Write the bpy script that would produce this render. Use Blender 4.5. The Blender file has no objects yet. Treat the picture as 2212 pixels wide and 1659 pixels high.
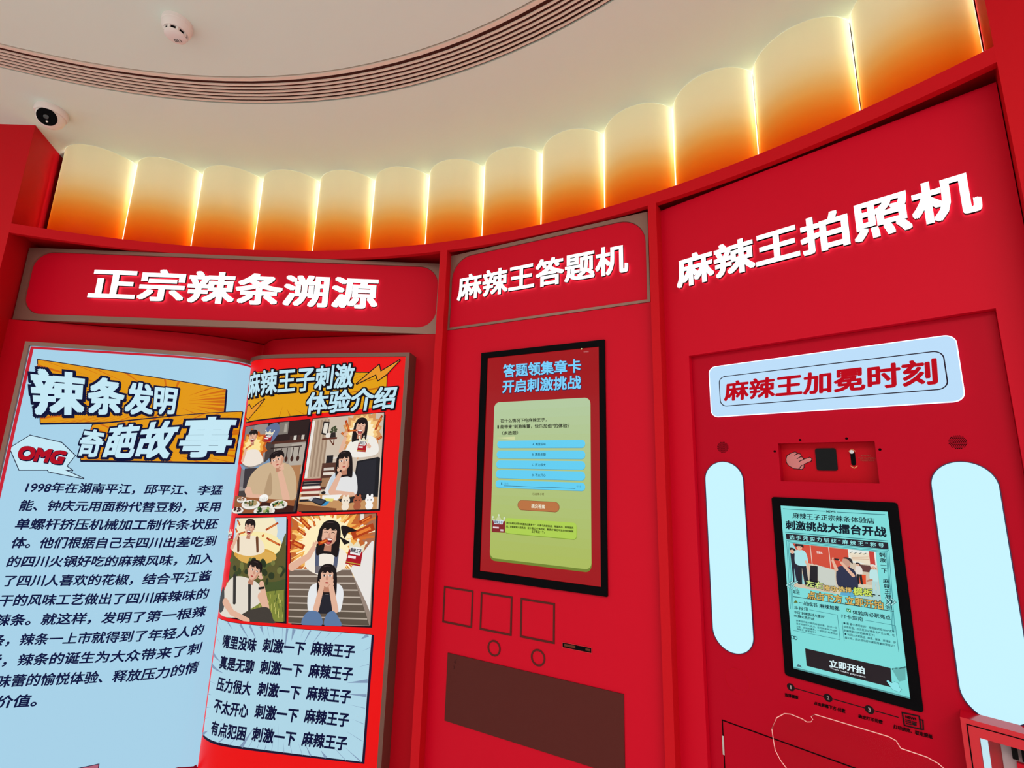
import bpy, bmesh, math, random
import numpy as np
from mathutils import Vector, Matrix
from mathutils.geometry import tessellate_polygon
random.seed(7)
SC = bpy.context.scene
COL = SC.collection

# ------------------------------------------------------------------ camera
W, H = 2212, 1659
EYE = np.array([0.0, 0.0, 1.55])
F_PX, PITCH, ROLL = 1022.16, 0.190087, 0.0262305
_fw = np.array([0, math.cos(PITCH), math.sin(PITCH)]); _rt = np.array([1.0, 0, 0]); _up = np.cross(_rt, _fw)
_c, _s = math.cos(ROLL), math.sin(ROLL)
RT = _c*_rt + _s*_up; UP = -_s*_rt + _c*_up; FW = _fw
cd = bpy.data.cameras.new('camera'); cam = bpy.data.objects.new('camera', cd); COL.objects.link(cam)
cam.matrix_world = Matrix(((RT[0], UP[0], -FW[0], EYE[0]), (RT[1], UP[1], -FW[1], EYE[1]), (RT[2], UP[2], -FW[2], EYE[2]), (0, 0, 0, 1)))
cd.sensor_fit = 'HORIZONTAL'; cd.sensor_width = 36; cd.lens = 36*F_PX/W; cd.clip_start = 0.02
SC.camera = cam

# ------------------------------------------------------------------ world, added fill lights, exposure
SC.view_settings.view_transform = 'Standard'; SC.view_settings.look = 'None'
SC.view_settings.exposure = 0.0; SC.view_settings.gamma = 1.0; SC.view_settings.use_curve_mapping = False
wd = bpy.data.worlds.new('world'); SC.world = wd; wd.use_nodes = True
bg = wd.node_tree.nodes['Background']; bg.inputs[0].default_value = (1.0, 0.98, 0.93, 1); bg.inputs[1].default_value = 1.04
def area(name, loc, rot, sx, sy, energy, color):
    l = bpy.data.lights.new(name, 'AREA'); l.shape = 'RECTANGLE'; l.size = sx; l.size_y = sy; l.energy = energy; l.color = color
    o = bpy.data.objects.new(name, l); COL.objects.link(o); o.location = loc; o.rotation_euler = rot
    return o
area('added_fill_light', (0.35, -1.5, 2.98), (0, 0, 0), 2.6, 1.2, 75, (1.0, 0.96, 0.90))  # unseen area light added behind the camera to brighten the panel fronts
area('added_fill_light', (-1.6, 0.1, 2.98), (0, 0, 0), 1.0, 0.6, 12, (1.0, 0.93, 0.86))  # second, weaker unseen light added on the left

# ------------------------------------------------------------------ colour and materials
def lin(c):
    o = []
    for v in c[:3]:
        v = v/255.0
        o.append(v/12.92 if v <= .04045 else ((v+.055)/1.055)**2.4)
    return (*o, 1.0)
def mat(name, col, rough=.5, metal=0.0, spec=.5, emit=None, es=1.0, bump=0.0, bscale=200, var=0.0):
    m = bpy.data.materials.new(name); m.use_nodes = True; nt = m.node_tree; b = nt.nodes['Principled BSDF']
    b.inputs['Base Color'].default_value = lin(col); b.inputs['Roughness'].default_value = rough; b.inputs['Metallic'].default_value = metal
    b.inputs['Specular IOR Level'].default_value = spec
    if emit: b.inputs['Emission Color'].default_value = lin(emit); b.inputs['Emission Strength'].default_value = es
    if var or bump:
        tc = nt.nodes.new('ShaderNodeTexCoord'); n = nt.nodes.new('ShaderNodeTexNoise'); n.inputs['Scale'].default_value = bscale; n.inputs['Detail'].default_value = 4
        nt.links.new(tc.outputs['Object'], n.inputs['Vector'])
        if bump:
            bp = nt.nodes.new('ShaderNodeBump'); bp.inputs['Strength'].default_value = bump; bp.inputs['Distance'].default_value = .002
            nt.links.new(n.outputs['Fac'], bp.inputs['Height']); nt.links.new(bp.outputs['Normal'], b.inputs['Normal'])
        if var:
            mx = nt.nodes.new('ShaderNodeMixRGB'); mx.blend_type = 'MULTIPLY'; mx.inputs[0].default_value = var
            mx.inputs[1].default_value = lin(col)
            nt.links.new(n.outputs['Color'], mx.inputs[2]); nt.links.new(mx.outputs[0], b.inputs['Base Color'])
    return m
def printmat(name, emis, rough=.4, spec=.3, strength=1.0):
    m = bpy.data.materials.new(name); m.use_nodes = True; nt = m.node_tree; b = nt.nodes['Principled BSDF']
    a = nt.nodes.new('ShaderNodeAttribute'); a.attribute_name = 'Col'
    b.inputs['Roughness'].default_value = rough; b.inputs['Specular IOR Level'].default_value = spec
    if emis:
        b.inputs['Base Color'].default_value = (.003, .003, .003, 1)
        nt.links.new(a.outputs['Color'], b.inputs['Emission Color']); b.inputs['Emission Strength'].default_value = strength
        m.cycles.emission_sampling = 'NONE'
    else:
        nt.links.new(a.outputs['Color'], b.inputs['Base Color'])
    return m
M = {}
M['red'] = mat('red_lacquer', (201, 4, 36), .5, spec=.12, bump=.05, bscale=350)
M['red_wall'] = mat('red_wall_paint', (196, 12, 26), .6, spec=.12, bump=.12, bscale=120)
M['red_gloss'] = mat('glossy_red_panel', (196, 10, 34), .16, spec=.45)
M['red_deep'] = mat('red_board', (188, 4, 26), .5, spec=.10)
M['taupe'] = mat('taupe_metal', (138, 104, 92), .38, metal=.35, spec=.4)
M['brown'] = mat('brown_plate', (84, 34, 30), .55, spec=.12, bump=.1, bscale=500)
M['ceiling'] = mat('cream_ceiling_plaster', (226, 239, 230), .85, spec=.1, bump=.25, bscale=18)
M['slat'] = mat('cream_slat', (236, 218, 204), .5, spec=.3)
M['channel'] = mat('dark_duct', (96, 54, 46), .8, spec=.1)
M['black'] = mat('black_plastic', (5, 4, 7), .5, spec=.05)
M['dark'] = mat('dark_gap', (14, 3, 6), .9, spec=.05)
M['white'] = mat('white_plastic', (235, 226, 222), .35, spec=.4)
M['floor'] = mat('floor_tile', (238, 236, 232), .4, spec=.3, var=.15, bscale=3)
M['letter'] = mat('lit_white_letter', (30, 30, 30), .4, emit=(255, 255, 255), es=1.25)
M['lamp'] = mat('lit_lamp_diffuser', (20, 24, 26), .35, spec=.2, emit=(198, 243, 255), es=1.0)
M['lightbox'] = mat('lit_sign_diffuser', (20, 22, 24), .35, spec=.2, emit=(186, 220, 248), es=1.0)
M['page_white'] = mat('backlit_white_page', (22, 24, 26), .35, spec=.2, emit=(164, 207, 230), es=1.0)
M['page_red'] = mat('backlit_red_page', (30, 2, 3), .4, spec=.15, emit=(232, 2, 6), es=1.0)
M['return'] = mat('dark_letter_return', (70, 78, 76), .45, metal=.5)
M['back_glow'] = mat('letter_back_light', (30, 30, 30), .4, emit=(250, 255, 255), es=2.6)
M['strip'] = mat('led_strip', (255, 250, 230), .4, emit=(255, 251, 230), es=18.0)
M['print'] = printmat('backlit_print', True, .5, .06)
M['screen'] = printmat('screen_pixels', True, .10, .16)
M['ink'] = printmat('panel_ink', False, .5, .12)
M['screen_red'] = mat('lit_screen_red', (6, 1, 1), .10, spec=.16, emit=(158, 16, 24), es=1.0)
M['screen_cyan'] = mat('lit_screen_cyan', (2, 5, 5), .10, spec=.16, emit=(126, 218, 216), es=1.0)
M['chrome'] = mat('chrome', (210, 205, 205), .2, metal=1.0)
M['pink_rim'] = mat('acrylic_edge', (255, 190, 185), .25, spec=.6)
def acrylic(name, tint):
    m = bpy.data.materials.new(name); m.use_nodes = True; nt = m.node_tree; nt.nodes.clear()
    out = nt.nodes.new('ShaderNodeOutputMaterial'); mx = nt.nodes.new('ShaderNodeMixShader'); t = nt.nodes.new('ShaderNodeBsdfTransparent')
    g = nt.nodes.new('ShaderNodeBsdfGlossy'); g.inputs['Roughness'].default_value = .08; t.inputs['Color'].default_value = tint
    fr = nt.nodes.new('ShaderNodeFresnel'); fr.inputs['IOR'].default_value = 1.09
    nt.links.new(fr.outputs[0], mx.inputs[0]); nt.links.new(t.outputs[0], mx.inputs[1]); nt.links.new(g.outputs[0], mx.inputs[2]); nt.links.new(mx.outputs[0], out.inputs['Surface'])
    return m
M['acrylic'] = acrylic('clear_acrylic', (.97, .93, .93, 1))
def flute_material():
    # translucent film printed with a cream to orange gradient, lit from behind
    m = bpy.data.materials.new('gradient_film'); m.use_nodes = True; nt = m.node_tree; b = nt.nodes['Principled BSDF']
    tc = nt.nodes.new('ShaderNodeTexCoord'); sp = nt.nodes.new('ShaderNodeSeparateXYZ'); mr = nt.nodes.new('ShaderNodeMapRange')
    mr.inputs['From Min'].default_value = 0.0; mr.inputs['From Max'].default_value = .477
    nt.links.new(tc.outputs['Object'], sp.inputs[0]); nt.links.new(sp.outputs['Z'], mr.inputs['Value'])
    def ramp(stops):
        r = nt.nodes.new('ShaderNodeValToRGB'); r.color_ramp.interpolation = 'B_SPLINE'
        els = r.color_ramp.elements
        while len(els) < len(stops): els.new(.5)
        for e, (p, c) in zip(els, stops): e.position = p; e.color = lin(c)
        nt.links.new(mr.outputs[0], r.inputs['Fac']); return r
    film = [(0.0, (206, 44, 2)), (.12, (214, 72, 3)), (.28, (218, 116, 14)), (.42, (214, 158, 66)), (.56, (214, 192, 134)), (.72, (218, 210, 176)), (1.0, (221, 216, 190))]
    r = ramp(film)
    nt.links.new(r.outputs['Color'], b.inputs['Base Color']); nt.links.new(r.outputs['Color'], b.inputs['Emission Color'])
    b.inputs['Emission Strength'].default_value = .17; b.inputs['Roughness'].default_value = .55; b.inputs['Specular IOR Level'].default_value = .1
    tr = nt.nodes.new('ShaderNodeBsdfTranslucent'); mx = nt.nodes.new('ShaderNodeMixShader'); mx.inputs[0].default_value = .42
    out = nt.nodes['Material Output']; nt.links.new(r.outputs['Color'], tr.inputs['Color'])
    nt.links.new(b.outputs[0], mx.inputs[1]); nt.links.new(tr.outputs[0], mx.inputs[2]); nt.links.new(mx.outputs[0], out.inputs['Surface'])
    m.cycles.emission_sampling = 'NONE'
    return m
M['flute'] = flute_material()

# ------------------------------------------------------------------ object helpers
LOC = {}
def tag(o, label=None, cat=None, group=None, kind=None):
    if label: o['label'] = label
    if cat: o['category'] = cat
    if group: o['group'] = group
    if kind: o['kind'] = kind
    return o
def root(name, loc, label, cat, group=None):
    o = bpy.data.objects.new(name, None); COL.objects.link(o); o.location = loc; o.empty_display_size = .05
    LOC[o.name] = np.array(loc, float); return tag(o, label, cat, group)
class MB:
    def __init__(self): self.v = []; self.f = []
    def add(self, vs, fs):
        n = len(self.v); self.v += [tuple(map(float, p)) for p in vs]; self.f += [tuple(i+n for i in q) for q in fs]; return self
    def loft(self, loops, closed=True, caps=True):
        n = len(loops[0]); vs = [p for l in loops for p in l]; fs = []
        for k in range(len(loops)-1):
            for i in range(n if closed else n-1):
                j = (i+1) % n
                fs.append((k*n+i, k*n+j, (k+1)*n+j, (k+1)*n+i))
        if caps: fs.append(tuple(range(n-1, -1, -1))); fs.append(tuple((len(loops)-1)*n+i for i in range(n)))
        return self.add(vs, fs)
    def prism(self, T, outline, h0, h1, cap0=True):
        l0 = [T(a, b, h0) for a, b in outline]; l1 = [T(a, b, h1) for a, b in outline]; n = len(outline)
        fs = [(i, (i+1) % n, n+(i+1) % n, n+i) for i in range(n)]
        tri = tessellate_polygon([[Vector((a, b, 0)) for a, b in outline]])
        fs += [tuple(n+i for i in t) for t in tri]
        if cap0: fs += [tuple(reversed(t)) for t in tri]
        return self.add(l0+l1, fs)
    def ring(self, T, outer, inner, h0, h1):
        n = len(outer); vs = [T(a, b, h) for h in (h0, h1) for l in (outer, inner) for a, b in l]; fs = []
        for i in range(n):
            j = (i+1) % n
            fs += [(2*n+i, 2*n+j, 3*n+j, 3*n+i), (i, n+i, n+j, j), (i, j, 2*n+j, 2*n+i), (n+j, n+i, 3*n+i, 3*n+j)]
        return self.add(vs, fs)
    def box(self, T, a0, a1, b0, b1, h0, h1): return self.prism(T, [(a0, b0), (a1, b0), (a1, b1), (a0, b1)], h0, h1)
    def tube(self, pts, r, seg=8, closed=False):
        pts = [Vector(p) for p in pts]; n = len(pts); loops = []
        for i, p in enumerate(pts):
            d = (pts[(i+1) % n]-pts[i-1]) if closed or 0 < i < n-1 else (pts[1]-pts[0] if i == 0 else pts[-1]-pts[-2])
            d.normalize(); a = d.orthogonal() if abs(d.z) > .9 else d.cross(Vector((0, 0, 1))); a.normalize(); b = d.cross(a)
            loops.append([p+r*(math.cos(t)*a+math.sin(t)*b) for t in [2*math.pi*k/seg for k in range(seg)]])
        if closed: loops.append(loops[0])
        return self.loft(loops, True, not closed)
    def build(self, name, m, parent=None, smooth=None, bevel=0, recalc=True):
        me = bpy.data.meshes.new(name); v = np.array(self.v, float)
        if parent is not None: off = LOC[parent.name]
        else: off = np.array([(v[:, 0].min()+v[:, 0].max())/2, (v[:, 1].min()+v[:, 1].max())/2, v[:, 2].min()])
        me.from_pydata((v-off).tolist(), [], self.f); me.update()
        if recalc or bevel:
            bm = bmesh.new(); bm.from_mesh(me)
            if recalc: bmesh.ops.recalc_face_normals(bm, faces=bm.faces)
            bm.to_mesh(me); bm.free()
        me.materials.append(M[m] if isinstance(m, str) else m)
        o = bpy.data.objects.new(name, me); COL.objects.link(o)
        if parent is not None: o.parent = parent; LOC[o.name] = off
        else: o.location = off; LOC[o.name] = off
        if bevel:
            md = o.modifiers.new('edge', 'BEVEL'); md.width = bevel; md.segments = 2; md.limit_method = 'ANGLE'; md.angle_limit = .6
        if smooth is not None:
            for p in me.polygons: p.use_smooth = True
            me.set_sharp_from_angle(angle=math.radians(smooth))
        return o
def T_xyz(x, y, z): return (x, y, z)
def rr(a0, a1, b0, b1, r, n=8, corners=(1, 1, 1, 1)):
    out = []
    for (cx, cy, t0, k) in ((a0+r, b0+r, math.pi, 0), (a1-r, b0+r, 1.5*math.pi, 1), (a1-r, b1-r, 0, 2), (a0+r, b1-r, .5*math.pi, 3)):
        if corners[k]:
            for i in range(n+1):
                t = t0+.5*math.pi*i/n; out.append((cx+r*math.cos(t), cy+r*math.sin(t)))
        else:
            q = [(a0, b0), (a1, b0), (a1, b1), (a0, b1)][k]
            out += [q]*(n+1)
    return out
def circ(cx, cy, r, n=32): return [(cx+r*math.cos(2*math.pi*i/n), cy+r*math.sin(2*math.pi*i/n)) for i in range(n)]

# ------------------------------------------------------------------ frames: curved alcove, flat panels, book pages
CC = np.array([-1.147, -.715]); RB = 2.7746           # centre and radius of the round alcove
ZB0, ZB1, ZC = 2.510, 2.552, 3.030
def ray(x, y): return FW*F_PX + RT*(x-W/2) - UP*(y-H/2)
def at_z(x, y, z): d = ray(x, y); return EYE + d*((z-EYE[2])/d[2])
def arc(deg, r, c=CC): a = math.radians(deg); return np.array([c[0]+r*math.sin(a), c[1]+r*math.cos(a)])
class Panel:
    """A vertical plane: (u, z, h) with h metres in front of it, towards the room."""
    def __init__(self, az, D):
        a = math.radians(az); self.u = np.array([math.cos(a), math.sin(a), 0]); self.n = np.array([-self.u[1], self.u[0], 0])
        self.p = np.array([CC[0], CC[1], 0]) + self.n*D
    def __call__(self, u, z, h=0.0): return self.p + self.u*u - self.n*h + np.array([0, 0, z])
    def at(self, x, y, h=0.0):                         # where a line of sight meets the plane h in front
        d = ray(x, y); q = EYE + d*(((self.p-self.n*h-EYE)@self.n)/(d@self.n)); return float((q-self.p)@self.u), float(q[2])
P1, P2, P3 = Panel(1.74, RB-.02), Panel(-27.7, RB+.004), Panel(-43.88, RB+.025)
def smooth_prof(pts, it=2):
    p = [np.array(q, float) for q in pts]
    for _ in range(it):
        o = [p[0]]
        for a, b in zip(p[:-1], p[1:]): o += [.75*a+.25*b, .25*a+.75*b]
        p = o+[p[-1]]
    return p
class Page:
    """A board bent in plan along a profile of (u, depth) on panel P1; (s, z, h) with s along the bend."""
    def __init__(self, prof):
        self.q = smooth_prof(prof); self.S = [0.0]
        for a, b in zip(self.q[:-1], self.q[1:]): self.S.append(self.S[-1]+float(np.hypot(*(b-a))))
        ts = [(b-a)/np.hypot(*(b-a)) for a, b in zip(self.q[:-1], self.q[1:])]
        self.t = [ts[0]]+[(a+b)/np.hypot(*(a+b)) for a, b in zip(ts[:-1], ts[1:])]+[ts[-1]]
    def __call__(self, s, z, h=0.0):
        S = self.S; i = min(max(int(np.searchsorted(S, s))-1, 0), len(S)-2); k = (s-S[i])/(S[i+1]-S[i])
        p = self.q[i]+(self.q[i+1]-self.q[i])*k; t = self.t[i]*(1-k)+self.t[i+1]*k; t = t/np.hypot(*t)
        return P1(p[0]+h*t[1], z, -(p[1]-h*t[0]))
    def at(self, x, y):
        d = ray(x, y); du, dn = d@P1.u, d@P1.n; o = np.array([(EYE-P1.p)@P1.u, (EYE-P1.p)@P1.n]); best = None
        for i, (a, b) in enumerate(zip(self.q[:-1], self.q[1:])):
            e = b-a; det = du*(-e[1])+e[0]*dn
            if abs(det) < 1e-12: continue
            w = a-o; t = (w[0]*(-e[1])+e[0]*w[1])/det; k = (du*w[1]-dn*w[0])/det
            if t > 0 and -1e-6 <= k <= 1+1e-6 and (best is None or t < best[0]): best = (t, self.S[i]+k*float(np.hypot(*e)), EYE[2]+t*d[2])
        return best[1], best[2]
    def cuts(self, a, b): return [s for s in self.S if a+1e-4 < s < b-1e-4]
    def slab(self, mb, s0, s1, z0, z1, h0, h1):
        ss = [s0]+self.cuts(s0, s1)+[s1]
        return mb.loft([[self(s, z0, h0), self(s, z0, h1), self(s, z1, h1), self(s, z1, h0)] for s in ss])
LP = Page([(-1.25, -.112), (-.86, -.056), (-.506, -.006), (-.30, .024), (-.188, .05), (-.12, .077), (-.063, .111), (-.035, .15), (-.022, .2), (-.02, .24)])
RP = Page([(-.018, .24), (-.016, .2), (-.008, .165), (.012, .125), (.052, .086), (.113, .052), (.23, .022), (.506, -.03), (.83, -.088)])

# ------------------------------------------------------------------ lettering and flat artwork
_gl = {}
def glyphs(text):
    """Outline triangles of one line of text: verts (n,2) and faces, in em."""
    if text not in _gl:
        cu = bpy.data.curves.new('text', 'FONT'); cu.body = text; cu.size = 1; cu.resolution_u = 3; cu.dimensions = '2D'; cu.fill_mode = 'FRONT'
        ob = bpy.data.objects.new('text', cu); COL.objects.link(ob); me = ob.to_mesh()
        v = np.array([(p.co.x, p.co.y) for p in me.vertices]).reshape(-1, 2); f = [tuple(p.vertices) for p in me.polygons]
        ob.to_mesh_clear(); bpy.data.objects.remove(ob); bpy.data.curves.remove(cu); _gl[text] = (v, f)
    return _gl[text]
def pen(w, square):
    if w <= 0: return [(0, 0)]
    if square == 'ring': return [(i*w/2, j*w/2) for i in (-2, -1, 0, 1, 2) for j in (-2, -1, 0, 1, 2)]
    if square: return [(i*w, j*w) for i in (-1, 0, 1) for j in (-1, 0, 1)]
    return [(0, 0)]+[(w*math.cos(t), w*math.sin(t)) for t in [math.pi/3*i for i in range(6)]]
def clip_box(poly, x0, x1, y0, y1):
    for ax, lim, sg in ((0, x0, 1), (0, x1, -1), (1, y0, 1), (1, y1, -1)):
        out = []
        for i in range(len(poly)):
            a, b = poly[i-1], poly[i]; da, db = sg*(a[ax]-lim), sg*(b[ax]-lim)
            if (da >= 0) != (db >= 0):
                k = da/(da-db); out.append((a[0]+(b[0]-a[0])*k, a[1]+(b[1]-a[1])*k))
            if db >= 0: out.append(b)
        poly = out
        if len(poly) < 3: return []
    return poly
class Art:
    """Flat print: coloured polygons in surface coordinates, stacked in thin ink layers, one mesh."""
    STEP = .00012
    def __init__(self, surf, h=.0006): self.T = surf; self.h = h; self.L = []; self.k = 0; self.lim = None
    def px(self, q): return self.T.at(*q)
    def raw(self, v, f, col): self.L.append((np.asarray(v, float), f, lin(col), self.h+self.k*self.STEP)); self.k += 1
    def poly(self, pts, col):                          # surface coordinates
        if self.lim: pts = clip_box(pts, *self.lim)
        if len(pts) < 3: return
        tri = tessellate_polygon([[Vector((a, b, 0)) for a, b in pts]])
        self.raw(pts, [tuple(t) for t in tri], col)
    def pxpoly(self, pts, col): self.poly([self.px(p) for p in pts], col)
    def line(self, pts, w, col, closed=False):         # stroke of width w metres
        n = len(pts); v = []; f = []
        for i in range(n if closed else n-1):
            a = np.array(pts[i]); b = np.array(pts[(i+1) % n]); d = b-a; L = np.hypot(*d)
            if L < 1e-9: continue
            d /= L; m = np.array([-d[1], d[0]])*w/2; a = a-d*w*.45; b = b+d*w*.45; k = len(v)
            v += [a-m, b-m, b+m, a+m]; f.append((k, k+1, k+2, k+3))
        if v: self.raw(v, f, col)
    def text(self, s, quad, col, w=.0, square=True, px=True, grow=0):
        """Lettering filling a quad [bottom left, bottom right, top right, top left]."""
        v, f = glyphs(s)
        if len(v) == 0: return
        lo, hi = v.min(0), v.max(0); sz = hi-lo
        if sz[1] < .3: lo = np.array([lo[0], -.1]); hi = np.array([hi[0], .85]); sz = hi-lo
        q = [np.array(self.px(p) if px else p) for p in quad]
        V = []; Fc = []; n = 0; g = self.k
        for (dx, dy) in pen(w, square):
            t = (v+np.array([dx, dy])-lo)/sz
            a = t[:, :1]; b = t[:, 1:]
            V.append((1-a)*(1-b)*q[0]+a*(1-b)*q[1]+a*b*q[2]+(1-a)*b*q[3]); Fc += [tuple(i+n for i in ff) for ff in f]; n += len(v)
        self.raw(np.vstack(V), Fc, col)
    def row(self, s, s0, s1, z0, z1, col, w=.0, square=True, lean=0.0): self.text(s, [(s0, z0), (s1, z0), (s1+lean, z1), (s0+lean, z1)], col, w, square, False)
    def build(self, name, m, parent, label=None):
        vs = []; fs = []; cs = []; bend = isinstance(self.T, Page)
        for v, f, c, h in self.L:
            if bend:
                for ff in f:
                    poly = [tuple(v[i]) for i in ff]; a = min(p[0] for p in poly); b = max(p[0] for p in poly)
                    cut = [a]+self.T.cuts(a, b)+[b]
                    for lo, hi in zip(cut[:-1], cut[1:]):
                        pc = clip_box(poly, lo, hi, -9, 9) if len(cut) > 2 else poly
                        if len(pc) < 3: continue
                        n = len(vs); vs += [self.T(p[0], p[1], h) for p in pc]; fs.append(tuple(range(n, n+len(pc)))); cs.append(c)
            else:
                n = len(vs); vs += [self.T(p[0], p[1], h) for p in v]; fs += [tuple(i+n for i in ff) for ff in f]; cs += [c]*len(f)
        mb = MB(); mb.v = [tuple(p) for p in vs]; mb.f = fs
        o = mb.build(name, m, parent, recalc=False); me = o.data
        ca = me.color_attributes.new('Col', 'FLOAT_COLOR', 'CORNER'); loops = np.zeros(len(me.loops)*4, 'f'); i = 0
        if len(me.polygons) == len(cs):
            for p, c in zip(me.polygons, cs):
                for _ in range(p.loop_total): loops[i:i+4] = c; i += 4
        ca.data.foreach_set('color', loops)
        if label: o['label'] = label
        return o
def raised_word(T, word, u0, u1, z0, z1, h0, h1, w, parent):
    """Raised channel letters across u0..u1, z0..z1: lit face, dark metal returns, light at the back."""
    v, f = glyphs(word); lo, hi = v.min(0)-w, v.max(0)+w; sx = (u1-u0)/(hi[0]-lo[0]); sy = (z1-z0)/(hi[1]-lo[1])
    for i, ch in enumerate(word):
        v, f = glyphs(ch); edge = {}; mb = MB(); mi = []
        for ff in f:
            for k in range(len(ff)): e = tuple(sorted((ff[k-1], ff[k]))); edge[e] = edge.get(e, 0)+1
        rim = [e for e, c in edge.items() if c == 1]
        for dx, dy in pen(w, True):
            p = [(u0+(a+dx+i-lo[0])*sx, z0+(b+dy-lo[1])*sy) for a, b in v]; k = len(p)
            mb.add([T(a, b, h0) for a, b in p]+[T(a, b, h1-.0012) for a, b in p]+[T(a, b, h1) for a, b in p], [])
            n = len(mb.v)-3*k
            mb.f += [tuple(q+n for q in ff) for ff in f]; mi += [2]*len(f)
            mb.f += [tuple(q+n+2*k for q in ff) for ff in f]; mi += [0]*len(f)
            mb.f += [(a+n, b+n, b+n+k, a+n+k) for a, b in rim]+[(a+n+k, b+n+k, b+n+2*k, a+n+2*k) for a, b in rim]; mi += [1]*len(rim)+[0]*len(rim)
        o = mb.build('letter', 'letter', parent, recalc=False)
        o.data.materials.append(M['return']); o.data.materials.append(M['back_glow']); o.data.polygons.foreach_set('material_index', mi)

# ------------------------------------------------------------------ setting: floor, ceiling, walls, beam, dividers
def struct(mb, name, m, **k): return tag(mb.build(name, m, None, **k), kind='structure')
struct(MB().box(T_xyz, -7, 5, -5, 5, -.1, 0.0), 'floor', 'floor')
RI, RO = 2.276, 2.4145; CD = np.array([-1.1464, -.703])
mb = MB(); N = 144
ring = lambda r, z: [(CD[0]+r*math.cos(2*math.pi*i/N), CD[1]+r*math.sin(2*math.pi*i/N), z) for i in range(N)]
mb.loft([[(CD[0], CD[1], ZC)]*N, ring(RI, ZC)], True, False)
mb.loft([ring(RI, ZC), ring(RI, ZC+.07)], True, False)
mb.loft([ring(RO, ZC+.07), ring(RO, ZC), ring(4.6, ZC)], True, False)
ceil = struct(mb, 'ceiling', 'ceiling')
def curved(mb, a0, a1, r0, r1, z0, z1, n=48, c=CC):
    return mb.loft([[(*arc(a, r0, c), z0), (*arc(a, r1, c), z0), (*arc(a, r1, c), z1), (*arc(a, r0, c), z1)] for a in [a0+(a1-a0)*i/n for i in range(n+1)]])
struct(curved(MB(), -22.5, 54.5, RB+.42, RB+.50, 0, ZC), 'wall_back', 'red_wall')
struct(curved(curved(MB(), -21.4, 53.85, RB, RB+.022, ZB0, ZB1, 80), -21.4, 53.85, RB+.022, RB+.42, ZB1-.010, ZB1, 80), 'trim_1', 'red_wall')
# left pillar: front face runs off to the left, side face goes back into the alcove
A = arc(-21.4, RB); B = arc(-21.4, RB+.5); E = at_z(0, 268, ZC)[:2]; d = (E-A)/np.hypot(*(E-A)); E = A+d*2.2
struct(MB().loft([[(*A, z), (*B, z), (*(E+(B-A)), z), (*E, z)] for z in (0, ZC)]), 'wall_left', 'red_wall')
A = arc(53.85, RB); B = A+.5*np.array([math.sin(math.radians(45.3)), math.cos(math.radians(45.3))]); t = np.array([math.cos(math.radians(50)), -math.sin(math.radians(50))]); E = A+t*2.0
struct(MB().loft([[(*A, z), (*B, z), (*(E+(B-A)), z), (*E, z)] for z in (0, ZC)]), 'wall_right', 'red_wall')
for i, (a0, a1) in enumerate(((17.1, 17.8), (35.62, 36.22))):
    mb = MB().loft([[(*arc(a0, RB), z), (*arc(a0, RB+.42), z), (*arc(a1, RB+.42), z), (*arc(a1, RB), z)] for z in (0, ZB0)])
    struct(mb, 'trim_%d' % (i+2), 'red_wall')

# ------------------------------------------------------------------ ceiling air slot
vr = root('ceiling_vent', (CD[0], CD[1]+RI, ZC), 'curved cream slot vent of thin slats set into the ceiling', 'vent')
def annulus(mb, r0, r1, z0, z1):
    return mb.loft([ring(r0, z0), ring(r1, z0), ring(r1, z1), ring(r0, z1), ring(r0, z0)], True, False)
annulus(MB(), RI+.001, RO-.001, ZC+.022, ZC+.06).build('duct', 'channel', vr)
annulus(MB(), RI+.006, RI+.020, ZC-.002, ZC+.02).build('flange', 'slat', vr, smooth=40)
mb = MB()
for k in range(6): annulus(mb, RI+.036+k*.0172, RI+.0425+k*.0172, ZC-.002, ZC+.003)
mb.build('slats', 'slat', vr, smooth=40)
annulus(MB(), RO-.010, RO-.003, ZC+.004, ZC+.02).build('outer_flange', 'channel', vr, smooth=40)

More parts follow.
